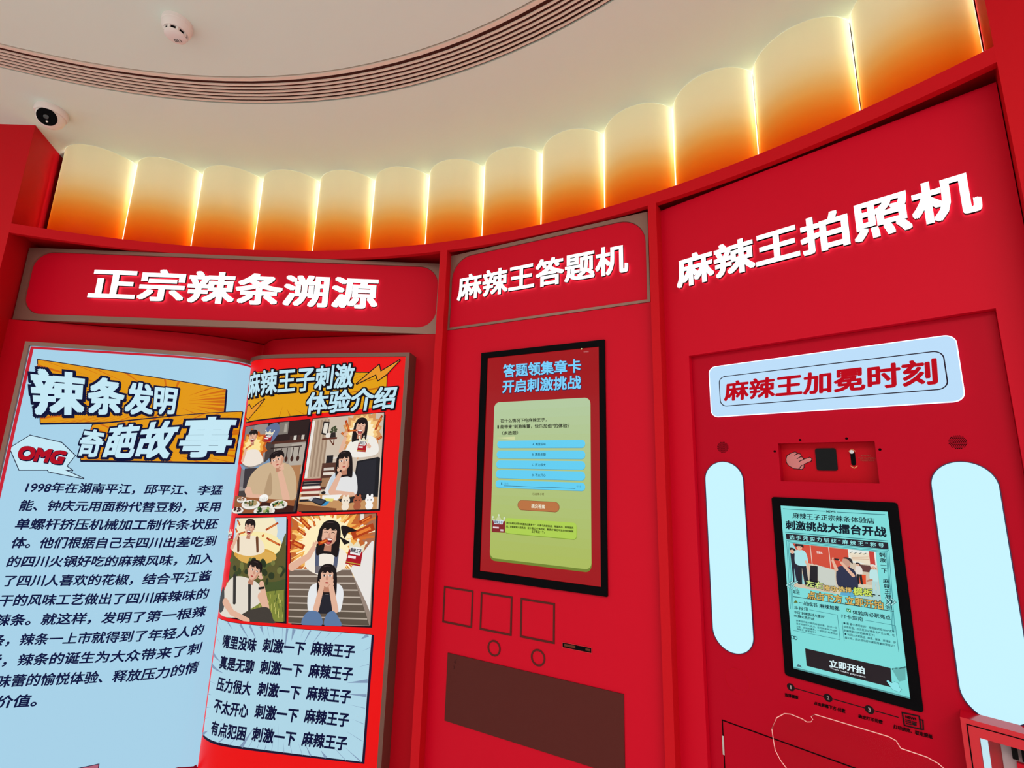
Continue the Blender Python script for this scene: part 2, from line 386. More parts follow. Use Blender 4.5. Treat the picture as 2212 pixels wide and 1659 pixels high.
# ------------------------------------------------------------------ backlit half-round panels along the top of the wall
CF = np.array([-1.1208, -.7218]); RF, A0, DA = 2.963, -21.15, 5.7188; ZF0 = ZB1+.001
ORD = ['first', 'second', 'third', 'fourth', 'fifth', 'sixth', 'seventh', 'eighth', 'ninth', 'tenth', 'eleventh', 'twelfth', 'last']
def flute_profile(w, sag, n=28):
    R = ((w/2)**2+sag**2)/(2*sag); t = math.asin(w/2/R); return [(R*math.sin(-t+2*t*i/n), R*math.cos(-t+2*t*i/n)-R*math.cos(t)) for i in range(n+1)]
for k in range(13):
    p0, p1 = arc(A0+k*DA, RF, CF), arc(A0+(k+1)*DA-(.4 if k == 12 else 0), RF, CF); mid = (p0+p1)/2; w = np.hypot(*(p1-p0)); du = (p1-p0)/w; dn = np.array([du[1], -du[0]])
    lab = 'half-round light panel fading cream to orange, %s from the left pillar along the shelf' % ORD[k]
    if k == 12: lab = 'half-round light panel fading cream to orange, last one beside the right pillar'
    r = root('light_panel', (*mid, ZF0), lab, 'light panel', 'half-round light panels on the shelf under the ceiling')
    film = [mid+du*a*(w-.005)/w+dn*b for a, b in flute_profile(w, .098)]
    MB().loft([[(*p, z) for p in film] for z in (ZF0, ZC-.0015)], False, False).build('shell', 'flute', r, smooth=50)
    MB().loft([[(*(mid+du*a-dn*b), z) for a, b in ((-w/2+.001, .012), (w/2-.001, .012), (w/2-.001, .018), (-w/2+.001, .018))] for z in (ZF0, ZC-.0015)]).build('added_reflector', 'white', r)  # white board added behind the film to bounce fill and block red and streaks
    for q in (p0+du*.020, p1-du*.020):                  # LED lines inside both edges of the translucent shell
        q = q+dn*.004
        MB().loft([[(q[0]+.002*math.cos(t), q[1]+.002*math.sin(t), z) for t in [math.pi/4*i for i in range(8)]] for z in (ZF0, ZC-.002)]).build('light_strip', 'strip', r, smooth=50)

# ------------------------------------------------------------------ smoke detector and ceiling camera
p = at_z(384, 50, ZC); r = root('smoke_detector', tuple(p), 'round white smoke detector on the ceiling beyond the slot vent curve', 'smoke detector')
def lathe(mb, c, prof, n=40, ax=Vector((0, 0, -1))):
    ax = Vector(ax).normalized(); a = ax.orthogonal().normalized(); b = ax.cross(a); c = Vector(c)
    return mb.loft([[c+ax*h+rad*(math.cos(t)*a+math.sin(t)*b) for t in [2*math.pi*i/n for i in range(n)]] for rad, h in prof], True, True)
lathe(MB(), p, [(.045, 0), (.045, .014), (.043, .016)]).build('base', 'white', r, smooth=35)
lathe(MB(), p, [(.0435, .0162), (.0435, .024), (.039, .035), (.036, .040)]).build('housing', 'white', r, smooth=35)
lathe(MB(), p, [(.0295, .040), (.029, .050)]).build('sensor_chamber', 'black', r, smooth=35)
for k in range(8):
    t = 2*math.pi*k/8; c = p+np.array([.030*math.cos(t), .030*math.sin(t), -.0452]); e = .0038
    MB().add([c+np.array([i*e, j*e, l*.0054]) for i in (-1, 1) for j in (-1, 1) for l in (-1, 1)], [(0, 1, 3, 2), (4, 6, 7, 5), (0, 4, 5, 1), (2, 3, 7, 6), (0, 2, 6, 4), (1, 5, 7, 3)]).build('rib', 'white', r)
lathe(MB(), p, [(.032, .050), (.0315, .054), (.025, .0585), (.010, .060)]).build('cover', 'white', r, smooth=35)
class Flat:                                             # a plane facing down, for lettering on the detector
    def __init__(s, c, x, y): s.c, s.x, s.y = np.array(c, float), np.array(x, float), np.array(y, float)
    def __call__(s, a, b, h=0.0): return s.c+s.x*a+s.y*b+np.array([0, 0, -h])
a = Art(Flat(p+np.array([.004, .010, -.0602]), (-1, 0, 0), (0, -1, 0)), h=.0003); a.text('150', [(-.010, -.006), (.012, -.006), (.012, .007), (-.010, .007)], (50, 45, 45), .01, True, False); a.build('printed_number', 'ink', r)

p = at_z(113, 238, ZC); r = root('security_camera', tuple(p), 'white turret security camera with black lens face at the left ceiling corner', 'security camera')
lathe(MB(), p, [(.052, 0), (.054, .006), (.055, .020), (.052, .030)]).build('base', 'white', r, smooth=35)
look = Vector((.72, -1.35, -.95)).normalized(); c = Vector(p)+Vector((0, 0, -.036))
def ball(mb, c, rad, n=24, m=16, ax=look, upto=.80):
    return lathe(mb, Vector(c)-ax*rad, [(max(rad*math.sin(math.pi*i/m*upto), 1e-4), rad-rad*math.cos(math.pi*i/m*upto)) for i in range(m+1)], n, ax)
ball(MB(), c, .048).build('turret', 'white', r, smooth=60)
fc = c+look*(.048*math.cos(math.pi*.2))
lathe(MB(), fc-look*.004, [(.0335, -.010), (.0335, .004), (.0318, .0055)], 32, look).build('lens_face', 'black', r, smooth=35)
lathe(MB(), fc-look*.001, [(.0095, 0), (.009, .0066), (.006, .008), (.0015, .0085)], 24, look).build('lens', mat('lens_glass', (18, 10, 22), .08, spec=.8), r, smooth=45)
sd = look.cross(Vector((0, 0, 1))).normalized(); dn2 = look.cross(sd).normalized()
if dn2.z > 0: dn2 = -dn2
lathe(MB(), fc+dn2*.018-sd*.002, [(.0035, 0), (.0035, .0062)], 16, look).build('light_sensor', 'white', r, smooth=35)

# ------------------------------------------------------------------ left lit sign board
u0, u1, z0, z1 = -.978, .935, P1.at(500, 707)[1], 2.508
r = root('sign_board', tuple(P1(0, z0)), 'long red sign board with six lit white characters above the open book', 'sign', 'lit sign boards over the booths')
li = P1.at(57, 632)[0]; ri = P1.at(944.9, 632)[0]; zt = P1.at(677, 567)[1]; zb = P1.at(677, 700)[1]
MB().box(P1, u0, u1, z0, z1-.0005, -.30, -.012).build('body', 'red_deep', r)
MB().ring(P1, rr(u0, u1, z0, z1, .001), rr(li, ri, zb, zt, .085), -.012, .004).build('frame', 'taupe', r)
MB().prism(P1, rr(li+.001, ri-.001, zb+.001, zt-.001, .084), -.0115, -.002).build('face', 'red', r)
raised_word(P1, '正宗辣条溯源', P1.at(194, 652)[0], P1.at(819, 640)[0], P1.at(816, 671)[1], P1.at(209.6, 580)[1], .007, .018, .026, r)

# ------------------------------------------------------------------ open book light box
book = root('book_light_box', tuple(P1(0, 0)), 'giant open book light box with white story page and red comic page', 'light box')
back = Page([(-1.0, -.022), (-.84, .008), (-.691, .035), (-.483, .075), (-.33, .102), (-.246, .128), (-.13, .185), (-.043, .247), (-.022, .275), (-.014, .275), (.02, .235), (.062, .182), (.17, .139), (.457, .072), (.722, .015), (.945, -.030)])
mb = MB(); back.slab(mb, 0.0, back.S[-1], 0.0, z0-.004, -.03, 0.0); mb.build('backing_board', 'red_deep', book, smooth=50)
ZP0 = .22
# left page
sl, zt = LP.at(57, 738); s1 = LP.S[-1]-.012
mb = MB(); LP.slab(mb, sl+.018, s1, ZP0, zt-.018, -.07, 0.0); lpage = mb.build('left_page', 'page_white', book, smooth=50)
mb = MB(); LP.slab(mb, sl, s1, zt-.016, zt, -.075, .006); LP.slab(mb, sl, sl+.016, ZP0, zt-.016, -.075, .006); mb.build('frame', 'taupe', lpage, smooth=50)
mb = MB(); LP.slab(mb, sl+.0205, s1, zt-.0295, zt-.0195, .0002, .0012); LP.slab(mb, sl+.0205, sl+.0325, ZP0, zt-.0195, .0002, .0012); LP.slab(mb, s1-.008, s1, ZP0, zt-.03, .0002, .0012); mb.build('red_border', mat('backlit_red_border', (30, 2, 4), .4, spec=.15, emit=(196, 22, 46)), lpage, smooth=50)
Z6 = lambda x, y: (x*.27125, 740+y*.27125)
NAVY = (10, 14, 52); WH = (196, 231, 244); OR1 = (226, 152, 18); OR2 = (206, 106, 14)
def rays_in(art, quad, centre, n, col, seed, inner=.35, wid=.010):
    rnd = random.Random(seed)
    q = [art.px(p) for p in quad]; c = np.array(art.px(centre)); per = []
    for i in range(n):
        t = (i+rnd.random()*.7)/n*len(q); k = int(t) % len(q); f = t-int(t); e = np.array(q[k])*(1-f)+np.array(q[(k+1) % len(q)])*f
        d = (np.array(q[(k+1) % len(q)])-np.array(q[k])); d = d/np.hypot(*d)*wid*(.3+rnd.random()*1.2)
        tip = e+(c-e)*(inner+rnd.random()*.35)
        art.poly([tuple(e-d/2), tuple(e+d/2), tuple(tip)], col)
a = Art(LP)
b1 = [Z6(303, 137), Z6(1797, 376), Z6(1782, 552), Z6(860, 632), Z6(325, 640)]
b2 = [Z6(745, 657), Z6(1921, 552), Z6(1853, 955), Z6(650, 935)]
for poly, cen, sd_ in ((b1, Z6(1350, 480), 3), (b2, Z6(1150, 800), 5)):
    q = [a.px(p) for p in poly]; a.line(q, .007, NAVY, True); a.line([(x+.004, y-.004) for x, y in q], .008, NAVY, True)
    a.poly(q, OR1); rays_in(a, poly, cen, 34, OR2, sd_)
for ch, qd in (('辣', [(290, 568), (668, 568), (688, 262), (264, 215)]), ('条', [(705, 566), (985, 566), (1003, 312), (740, 280)]), ('发', [(1008, 566), (1218, 566), (1232, 345), (1035, 318)]), ('明', [(1235, 566), (1390, 568), (1420, 378), (1250, 360)]),
               ('奇', [(622, 905), (805, 905), (852, 712), (690, 690)]), ('葩', [(828, 910), (1062, 910), (1128, 655), (905, 672)]), ('故', [(1082, 910), (1342, 915), (1445, 625), (1165, 650)]), ('事', [(1425, 905), (1795, 905), (1872, 602), (1500, 608)])):
    qq = [Z6(*p) for p in qd]
    a.text(ch, [(x+1.6, y+1.8) for x, y in qq], NAVY, .085, 'ring'); a.text(ch, qq, NAVY, .085, 'ring'); a.text(ch, qq, WH, .034, True)
a.build('headline', 'print', lpage)
a = Art(LP)
bub = [a.px(Z6(*p)) for p in [(80, 840), (240, 740), (490, 797), (598, 900), (530, 985), (578, 1018), (515, 1014), (665, 1082), (390, 1028), (380, 1014), (155, 1014)]]
a.line(bub, .006, NAVY, True); a.poly(bub, WH)
qd = [(140, 922), (488, 965), (530, 872), (172, 825)]
a.text('OMG', [Z6(x+5, y+6) for x, y in qd], NAVY, .07, 'ring'); a.text('OMG', [Z6(*p) for p in qd], NAVY, .06, 'ring'); a.text('OMG', [Z6(*p) for p in qd], (178, 12, 34), .05, True)
a.build('speech_bubble', 'print', lpage)
a = Art(LP); ROWS = ['1998年在湖南平江，邱平江、李猛', '能、钟庆元用面粉代替豆粉，采用', '单螺杆挤压机械加工制作条状胚', '体。他们根据自己去四川出差吃到', '的四川火锅好吃的麻辣风味，加入', '了四川人喜欢的花椒，结合平江酱', '干的风味工艺做出了四川麻辣味的', '辣条。就这样，发明了第一根辣', '条，辣条一上市就得到了年轻人的', '爱，辣条的诞生为大众带来了刺', '激味蕾的愉悦体验、释放压力的情', '绪价值。']
for i, tx in enumerate(ROWS):
    z = 1.4315-.0718*i; s_0, s_1 = (.512, 1.240) if i < 11 else (.512, .512+.195)
    if i == 0: s_0 = .520
    a.row(tx, s_0, s_1, z-.002, z+.0405, (14, 22, 66), .026, False, .006)
a.build('story_text', 'print', lpage)
a = Art(LP)
a.pxpoly([(163, 1660), (215, 1649), (213, 1668), (163, 1675)], (30, 24, 60)); a.pxpoly([(166, 1661), (213, 1651), (211, 1668), (165, 1675)], (176, 98, 118))
a.build('printed_motif', 'print', lpage); a = Art(LP)
a.pxpoly([(366, 1662), (385, 1657), (418, 1655), (424, 1651.5), (425, 1656), (434, 1656), (432, 1672), (366, 1676)], (120, 6, 24))
a.build('printed_motif', 'print', lpage)

# right page
sr, zt = RP.at(886, 762); sr0 = .075
mb = MB(); RP.slab(mb, sr0, sr-.018, ZP0, zt-.018, -.07, 0.0); rpage = mb.build('right_page', 'page_red', book, smooth=50)
mb = MB(); RP.slab(mb, sr0, sr, zt-.017, zt, -.078, .006); RP.slab(mb, sr-.017, sr, ZP0, zt-.017, -.078, .006); mb.build('frame', mat('brown_frame', (112, 78, 68), .4, metal=.3), rpage, smooth=50)
Z1 = lambda x, y: (480+x*.217, 740+y*.217)
Z2 = lambda x, y: (460+x*.217, 1080+y*.217)
Z3 = lambda x, y: (420+x*.20434, 1320+y*.20434)
BK = (16, 10, 22)
a = Art(RP)
q = [Z1(285, 318), Z1(900, 262), Z1(1330, 300), Z1(1640, 303), Z1(1626, 640), Z1(840, 715), Z1(243, 792)]
pts = [a.px(p) for p in q]; a.line([pts[6], pts[5]], .012, BK); a.line([pts[2], pts[3], pts[4]], .008, BK); a.line([pts[0], pts[1]], .005, BK); a.poly(pts, (226, 158, 14))
rays_in(a, q, Z1(620, 600), 26, (190, 110, 12), 11, .45, .006)
def bolt(pl):
    g = [a.px(Z1(*p)) for p in pl]; a.line(g, .009, BK, True); a.poly(g, (232, 150, 40))
bolt([(1345, 412), (1462, 310), (1565, 224), (1580, 292), (1770, 178), (1640, 316), (1555, 378), (1535, 318)])
bolt([(248, 745), (262, 640), (280, 620), (302, 665), (425, 566), (350, 668), (268, 768)])
for tx, qd in (('麻辣王子刺激', [(268, 552), (1295, 440), (1328, 212), (288, 318)]), ('体验介绍', [(836, 716), (1708, 652), (1745, 436), (862, 505)])):
    qq = [Z1(*p) for p in qd]; a.text(tx, [(x+1.5, y+1.6) for x, y in qq], BK, .075, 'ring'); a.text(tx, qq, BK, .075, 'ring'); a.text(tx, qq, (190, 226, 240), .026, True)
a.build('headline', 'print', rpage)

SKIN, SKD, HAIR = (226, 178, 152), (188, 128, 102), (26, 17, 19)
class Pic:
    """One comic panel: pictures in panel coordinates (x right, y up, both 0..1)."""
    def __init__(self, surf, quad, border=BK, shadow=True):
        self.a = Art(surf); self.q = [np.array(self.a.px(p)) for p in quad]
        w = np.hypot(*(self.q[1]-self.q[0])); h = np.hypot(*(self.q[3]-self.q[0])); self.k = h/w
        if shadow: self.a.poly([tuple(p+np.array([.008, -.008])) for p in self.q], BK)
        if border: self.a.line([tuple(p) for p in self.q], .006, border, True)
    def m(self, x, y): return tuple((1-x)*(1-y)*self.q[0]+x*(1-y)*self.q[1]+x*y*self.q[2]+(1-x)*y*self.q[3])
    def poly(self, pts, col, sm=False):
        if sm:
            n = len(pts); o = []
            for i in range(n):
                p0, p1, p2, p3 = [np.array(pts[j % n], float) for j in (i-1, i, i+1, i+2)]
                for k in range(5):
                    t = k/5; o.append(tuple(.5*((2*p1)+(-p0+p2)*t+(2*p0-5*p1+4*p2-p3)*t*t+(-p0+3*p1-3*p2+p3)*t**3)))
            pts = o
        pts = clip_box(list(pts), 0, 1, 0, 1)
        if len(pts) >= 3: self.a.poly([self.m(*p) for p in pts], col)
    def e(self, x, y, rx, ry, col, rot=0, n=22):
        c, s = math.cos(rot), math.sin(rot); k = self.k
        self.poly([(x+(rx*math.cos(t)*c-ry*math.sin(t)*s)*k, y+rx*math.cos(t)*s+ry*math.sin(t)*c) for t in [2*math.pi*i/n for i in range(n)]], col)
    def ln(self, pts, w, col):
        for (x0, y0), (x1, y1) in zip(pts[:-1], pts[1:]):
            dx, dy = (x1-x0)/self.k, y1-y0; L = math.hypot(dx, dy) or 1; nx, ny = -dy/L*w/2*self.k, dx/L*w/2
            self.poly([(x0-nx, y0-ny), (x1-nx, y1-ny), (x1+nx, y1+ny), (x0+nx, y0+ny)], col)
    def rect(self, x0, x1, y0, y1, col): self.poly([(x0, y0), (x1, y0), (x1, y1), (x0, y1)], col)
    def limb(self, x0, y0, x1, y1, w0, w1, col):
        dx, dy = (x1-x0)/self.k, y1-y0; L = math.hypot(dx, dy) or 1; nx, ny = -dy/L*self.k, dx/L
        self.poly([(x0-nx*w0/2, y0-ny*w0/2), (x1-nx*w1/2, y1-ny*w1/2), (x1+nx*w1/2, y1+ny*w1/2), (x0+nx*w0/2, y0+ny*w0/2)], col)
        self.e(x0, y0, w0/2, w0/2, col); self.e(x1, y1, w1/2, w1/2, col)
    def hand(self, x, y, s, ang, col=SKIN):
        for i in range(4): t = ang+(i-1.5)*.28; self.limb(x, y, x+math.cos(t)*s*self.k, y+math.sin(t)*s, s*.38, s*.26, col)
        self.limb(x, y, x+math.cos(ang+1.2)*s*.7*self.k, y+math.sin(ang+1.2)*s*.7, s*.34, s*.26, col); self.e(x, y, s*.5, s*.48, col)
    def head(self, x, y, r, tilt=0, mood='sad', long=False, look=0):
        """Face of half-height r; tilt in radians."""
        k = self.k; ct, st = math.cos(tilt), math.sin(tilt)
        def L(a, b): return (x+(a*ct-b*st)*r*k, y+(a*st+b*ct)*r)
        def P(pts, col, sm=True): self.poly([L(*p) for p in pts], col, sm)
        if long: P([(-.9, .55), (-.6, 1.1), (0, 1.3), (.65, 1.12), (.98, .5), (1.08, -.6), (1.0, -1.9), (.45, -1.75), (-.4, -1.75), (-1.0, -1.9), (-1.1, -.6)], HAIR)
        else: P([(-.88, .15), (-.98, .7), (-.6, 1.2), (0, 1.32), (.66, 1.2), (1.0, .65), (.88, .1), (.4, .4), (-.4, .4)], HAIR)
        P([(-.30, -.7), (.32, -.7), (.36, -1.5), (-.36, -1.5)], SKD, False)
        if not long:
            for sx in (-1, 1): self.e(*L(sx*.80, -.02), .12*r, .2*r, SKD, tilt)
        P([(-.78, .35), (-.5, .85), (.5, .85), (.78, .35), (.74, -.25), (.5, -.75), (0, -1.02), (-.5, -.75), (-.74, -.25)], SKIN)
        P([(.74, .3), (.76, -.2), (.5, -.75), (.05, -1.0), (.35, -.6), (.5, -.1)], (206, 150, 124))
        for sx in (-1, 1):
            ex = sx*.33+look*.08
            if mood == 'joy': P([(ex-.2, .12), (ex, .24), (ex+.2, .12), (ex, .17)], (50, 30, 30))
            else:
                P([(ex-.19, .12), (ex, .22), (ex+.19, .12), (ex, .04)], (238, 226, 220)); self.e(*L(ex+look*.05, .12), .075*r, .09*r, (30, 18, 16), tilt)
                P([(ex-.21, .16), (ex, .26), (ex+.21, .16), (ex, .21)], (40, 24, 22), False)
            br = .10 if mood == 'sad' else 0
            P([(ex-.24, .38+(br if sx > 0 else -br*.2)), (ex+.22, .38+(br if sx < 0 else -br*.2)), (ex+.2, .45+(br if sx < 0 else 0)), (ex-.22, .45+(br if sx > 0 else 0))], (46, 28, 26), False)
        P([(-.06+look*.1, .1), (.08+look*.1, .1), (.15+look*.1, -.26), (-.12+look*.1, -.26)], (205, 150, 126))
        if mood == 'joy':
            P([(-.36, -.38), (0, -.33), (.36, -.38), (.26, -.78), (0, -.9), (-.26, -.78)], (110, 20, 22)); P([(-.3, -.40), (0, -.36), (.3, -.40), (.24, -.50), (-.24, -.50)], (250, 246, 240)); P([(-.2, -.7), (.2, -.7), (.12, -.84), (-.12, -.84)], (206, 84, 84))
        else: P([(-.22, -.56), (0, -.48), (.22, -.58), (.12, -.64), (-.1, -.63)], (176, 72, 66))
        if long: P([(-.84, .15), (-.7, .95), (0, 1.15), (.7, .95), (.84, .15), (.55, .5), (.3, .36), (.05, .56), (-.2, .36), (-.5, .52)], HAIR); P([(-.98, .4), (-.72, .6), (-.66, -.2), (-.78, -1.3), (-1.04, -1.2)], HAIR); P([(.98, .4), (.72, .6), (.68, -.2), (.8, -1.3), (1.04, -1.2)], HAIR)
        else: P([(-.86, .2), (-.74, .9), (0, 1.2), (.74, .9), (.88, .2), (.66, .52), (.3, .42), (.02, .62), (-.35, .40), (-.62, .58)], HAIR)
        P([(-.4, 1.0), (-.05, 1.15), (.3, 1.05), (.05, 1.05)], (70, 52, 54))
    def stick(self, x0, y0, x1, y1, w):
        self.ln([(x0, y0), (x1, y1)], w, (176, 60, 18)); self.ln([(x0+.2*(x1-x0), y0+.2*(y1-y0)), (x0+.85*(x1-x0), y0+.85*(y1-y0))], w*.4, (232, 130, 52))
    def flames(self, x, y, r, seed, cols=((198, 96, 30), (238, 168, 64), (252, 226, 150)), n=26):
        rnd = random.Random(seed)
        for c, f in zip(cols, (1.0, .8, .62)):
            self.poly([(x+math.cos(t)*r*f*self.k*(1+(i % 2)*(.12+.25*rnd.random())), y+math.sin(t)*r*f*(1+(i % 2)*(.12+.25*rnd.random()))) for i, t in enumerate([2*math.pi*j/n for j in range(n)])], c)
    def packet(self, x, y, w, tilt=0.0):
        k = self.k; ct, st = math.cos(tilt), math.sin(tilt)
        def L(a, b): return (x+(a*ct-b*st)*w*k, y+(a*st+b*ct)*w)
        P = lambda pts, col: self.poly([L(*p) for p in pts], col)
        P([(-.5, .1), (-.58, .78), (-.25, .52), (0, .86), (.25, .52), (.58, .78), (.5, .1)], (232, 222, 190)); [self.e(*L(*c), w*.09, w*.09, (244, 238, 220)) for c in ((-.58, .80), (0, .90), (.58, .80))]
        P([(-.5, .2), (-.54, -.75), (.54, -.75), (.5, .2)], (170, 18, 34)); P([(-.44, .42), (.44, .42), (.34, -.08), (-.34, -.08)], (238, 236, 236))
        P([(-.54, -.6), (.54, -.6), (.54, -.66), (-.54, -.66)], (190, 170, 60)); P([(-.44, -.18), (.1, -.18), (.1, -.34), (-.44, -.34)], (240, 226, 226))
        q = [self.m(*L(*p)) for p in ((-.36, .04), (.36, .04), (.40, .34), (-.40, .34))]; self.a.text('麻辣王子', q, (30, 22, 40), .03, True, False)

# comic panel: young man bored over his dinner
P = Pic(RP, [Z2(240, 132), Z2(820, 116), Z1(872, 768), Z1(236, 842)])
P.rect(0, 1, 0, 1, (70, 60, 58)); P.rect(0, .42, .25, 1, (150, 142, 138)); P.rect(.0, .2, .3, 1, (128, 122, 124)); P.rect(.42, 1, .78, 1, (44, 28, 28)); P.rect(.58, .72, .86, 1, (126, 118, 110)); P.rect(.66, .7, .88, .98, (170, 162, 150))
P.rect(.5, 1, .755, .785, (82, 44, 34)); P.rect(.55, 1, .45, .755, (156, 146, 136)); P.rect(.8, 1, .4, .74, (180, 170, 158))
for i, c in enumerate(((60, 40, 36), (212, 206, 196), (70, 44, 40), (196, 186, 174))): P.rect(.76+i*.055, .80+i*.055, .785, .835, c)
P.ln([(.5, .71), (.95, .71)], .012, (46, 30, 28))
for i in range(5): x = .58+.085*i; P.ln([(x, .70), (x, .60)], .010, (50, 30, 26)); P.e(x, .575, .018, .03, (66, 36, 28))
P.poly([(.4, .95), (.55, 1), (.6, .9), (.5, .78), (.42, .85)], (96, 112, 150), True)
P.flames(.2, .74, .17, 2); P.poly([(.02, .58), (.05, .66), (.12, .71), (.28, .71), (.36, .66), (.40, .56), (.2, .52)], (238, 226, 212), True); P.head(.2, .86, .065, .05, 'joy')
P.limb(.04, .6, .09, .70, .05, .04, SKIN); P.hand(.09, .715, .03, .5); P.stick(.1, .73, .21, .765, .016); P.packet(.46, .845, .085, -.18)
P.poly([(.02, .56), (.2, .50), (.42, .54), (.58, .64), (.5, .52), (.3, .47), (.1, .49)], (120, 150, 182), True)
P.rect(.13, .46, .28, .50, (58, 52, 58)); P.rect(.84, 1, .12, .5, (176, 124, 82))
P.poly([(.20, .22), (.24, .40), (.40, .52), (.58, .55), (.80, .52), (.92, .42), (.98, .26), (.94, .12), (.3, .12)], (204, 176, 140), True); P.poly([(.5, .2), (.56, .44), (.62, .2)], (180, 150, 116), True)
P.head(.64, .565, .085, .28, 'sad', look=-1); P.limb(.24, .25, .30, .17, .09, .07, SKIN); P.limb(.30, .17, .52, .17, .07, .05, SKIN); P.limb(.86, .14, .72, .42, .085, .06, SKIN); P.hand(.74, .47, .045, 1.9)
P.poly([(0, .2), (.3, .17), (1, .12), (1, 0), (0, 0)], (150, 86, 48)); P.poly([(.5, .12), (1, .06), (1, 0), (.4, 0)], (60, 26, 20))
def dish(x, y, r, food, seed):
    rnd = random.Random(seed); P.e(x, y-.008, r, r*.42, (120, 112, 106)); P.e(x, y, r, r*.42, (238, 234, 226)); P.e(x, y+.004, r*.78, r*.30, (214, 206, 192))
    for i in range(16): P.e(x+(rnd.random()-.5)*r*1.2*P.k, y+.006+(rnd.random()-.4)*r*.42, r*.16, r*.10, rnd.choice(food), rnd.random()*3)
G_ = ((60, 96, 40), (96, 132, 58), (30, 56, 28), (170, 176, 110)); B_ = ((150, 96, 66), (120, 70, 50), (176, 130, 92)); D_ = ((70, 30, 34), (110, 44, 44), (44, 24, 30))
P.e(.52, .165, .055, .035, (246, 244, 240)); dish(.52, .145, .055, ((250, 250, 248), (236, 236, 232)), 1); dish(.16, .15, .07, B_, 2); dish(.33, .095, .12, ((176, 150, 104), (150, 120, 76), (70, 84, 44)), 3); dish(.78, .085, .105, G_ + ((196, 116, 60),), 4); dish(.13, .035, .085, D_, 5); dish(.58, .02, .13, G_, 6)
P.a.build('comic_panel', 'print', rpage, 'comic picture of a young man in a tan shirt bored over dinner')
# comic panel: young woman bored at her desk
P = Pic(RP, [Z2(864, 112), Z2(1648, 88), Z1(1612, 698), Z1(905, 760)])
P.rect(0, 1, 0, 1, (206, 190, 172)); P.rect(0, .22, .3, 1, (188, 164, 140))
for i in range(5): P.rect(.02+i*.05, .045+i*.05, .36, .98, (160, 134, 112))
P.rect(0, .04, .35, .98, (236, 230, 222)); P.poly([(.16, .96), (.25, .95), (.24, .80), (.15, .82)], (40, 32, 32)); P.poly([(.175, .94), (.235, .935), (.228, .82), (.168, .835)], (226, 218, 206))
P.rect(.17, .38, .755, .775, (96, 50, 36)); P.ln([(.34, .755), (.34, .69), (.28, .755)], .012, (96, 50, 36)); P.e(.25, .80, .03, .028, (230, 222, 214)); P.poly([(.28, .775), (.36, .775), (.35, .83), (.29, .83)], (44, 36, 34)); [P.e(.32+.03*math.cos(i), .86+.025*math.sin(i*1.7), .02, .012, (64, 72, 46), i) for i in range(7)]
P.rect(.22, .42, .22, .50, (86, 52, 42)); P.rect(.24, .40, .25, .34, (160, 120, 88)); P.rect(.25, .4, .37, .40, (226, 216, 204)); P.rect(.25, .39, .42, .45, (206, 196, 186)); P.rect(.27, .36, .5, .58, (34, 30, 34)); P.rect(.36, .44, .54, .56, (220, 210, 200))
P.flames(.72, .80, .21, 8, ((214, 150, 92), (244, 200, 128), (252, 236, 196)), 34)
for (x0, y0, x1, y1) in ((.48, .95, .54, .83), (.9, .82, .98, .97), (.94, .72, 1.0, .74), (.44, .80, .46, .82)): P.stick(x0, y0, x1, y1, .026)
P.poly([(.52, .60), (.56, .70), (.66, .76), (.8, .77), (.92, .72), (.96, .58), (.8, .54), (.6, .55)], (238, 234, 226), True); P.head(.70, .86, .082, -.08, 'joy', True); P.limb(.46, .62, .50, .75, .05, .04, SKIN); P.hand(.5, .79, .032, .9); P.stick(.53, .83, .66, .83, .018)
P.packet(.75, .67, .10, -.12); P.hand(.85, .645, .036, 2.4)
P.poly([(.66, .14), (.70, .50), (.97, .53), (1, .52), (1, .12)], (26, 26, 32)); P.poly([(.68, .16), (.72, .485), (.95, .51), (.95, .15)], (38, 38, 46))
P.poly([(.34, .16), (.36, .32), (.44, .40), (.56, .44), (.66, .40), (.72, .30), (.70, .14)], (226, 226, 226), True); P.poly([(.36, .2), (.38, .34), (.46, .38), (.44, .2)], (196, 210, 222), True)
P.head(.53, .50, .092, .10, 'sad', True); P.limb(.41, .20, .49, .37, .075, .05, SKIN); P.hand(.475, .42, .042, .9); P.limb(.42, .18, .68, .15, .06, .06, SKIN)
P.poly([(0, .19), (1, .12), (1, 0), (0, 0)], (196, 146, 96)); P.poly([(0, .08), (.5, .02), (.5, 0), (0, 0)], (130, 78, 46)); P.poly([(.3, .16), (.55, .16), (.5, .10), (.3, .12)], (240, 238, 232)); P.e(.31, .185, .025, .018, (30, 28, 32))
for i, c in enumerate(((34, 30, 36), (236, 228, 218), (120, 60, 44), (230, 216, 196), (150, 42, 42), (240, 232, 222), (40, 36, 44), (30, 28, 34), (150, 40, 46))): P.rect(.01+.008*(i % 3), .25+.012*((i*2) % 3), .10+i*.027, .124+i*.027, c)
P.poly([(.12, .115), (.17, .15), (.42, .10), (.36, .05), (.30, .05)], (30, 30, 36)); P.poly([(.12, .115), (.17, .15), (.21, .143), (.17, .105)], (206, 206, 206)); P.poly([(.36, .095), (.42, .10), (.36, .05), (.30, .05)], (52, 142, 196)); P.poly([(.19, .135), (.34, .105), (.30, .065), (.17, .105)], (64, 66, 76)); P.poly([(.33, .13), (.46, .12), (.44, .09), (.36, .10)], (226, 214, 120))
P.poly([(.5, .11), (.9, .16), (.95, .11), (.6, .06)], (36, 34, 38))
for (x, c) in ((.61, (240, 226, 206)), (.76, (170, 92, 62)), (.91, (244, 242, 240))): P.e(x, .035, .042, .04, c); P.e(x, .095, .048, .042, c); P.e(x-.018*1.5, .135, .014, .02, c); P.e(x+.018*1.5, .135, .014, .02, c); P.e(x-.02, .095, .006, .008, (30, 20, 20)); P.e(x+.02, .095, .006, .008, (30, 20, 20))
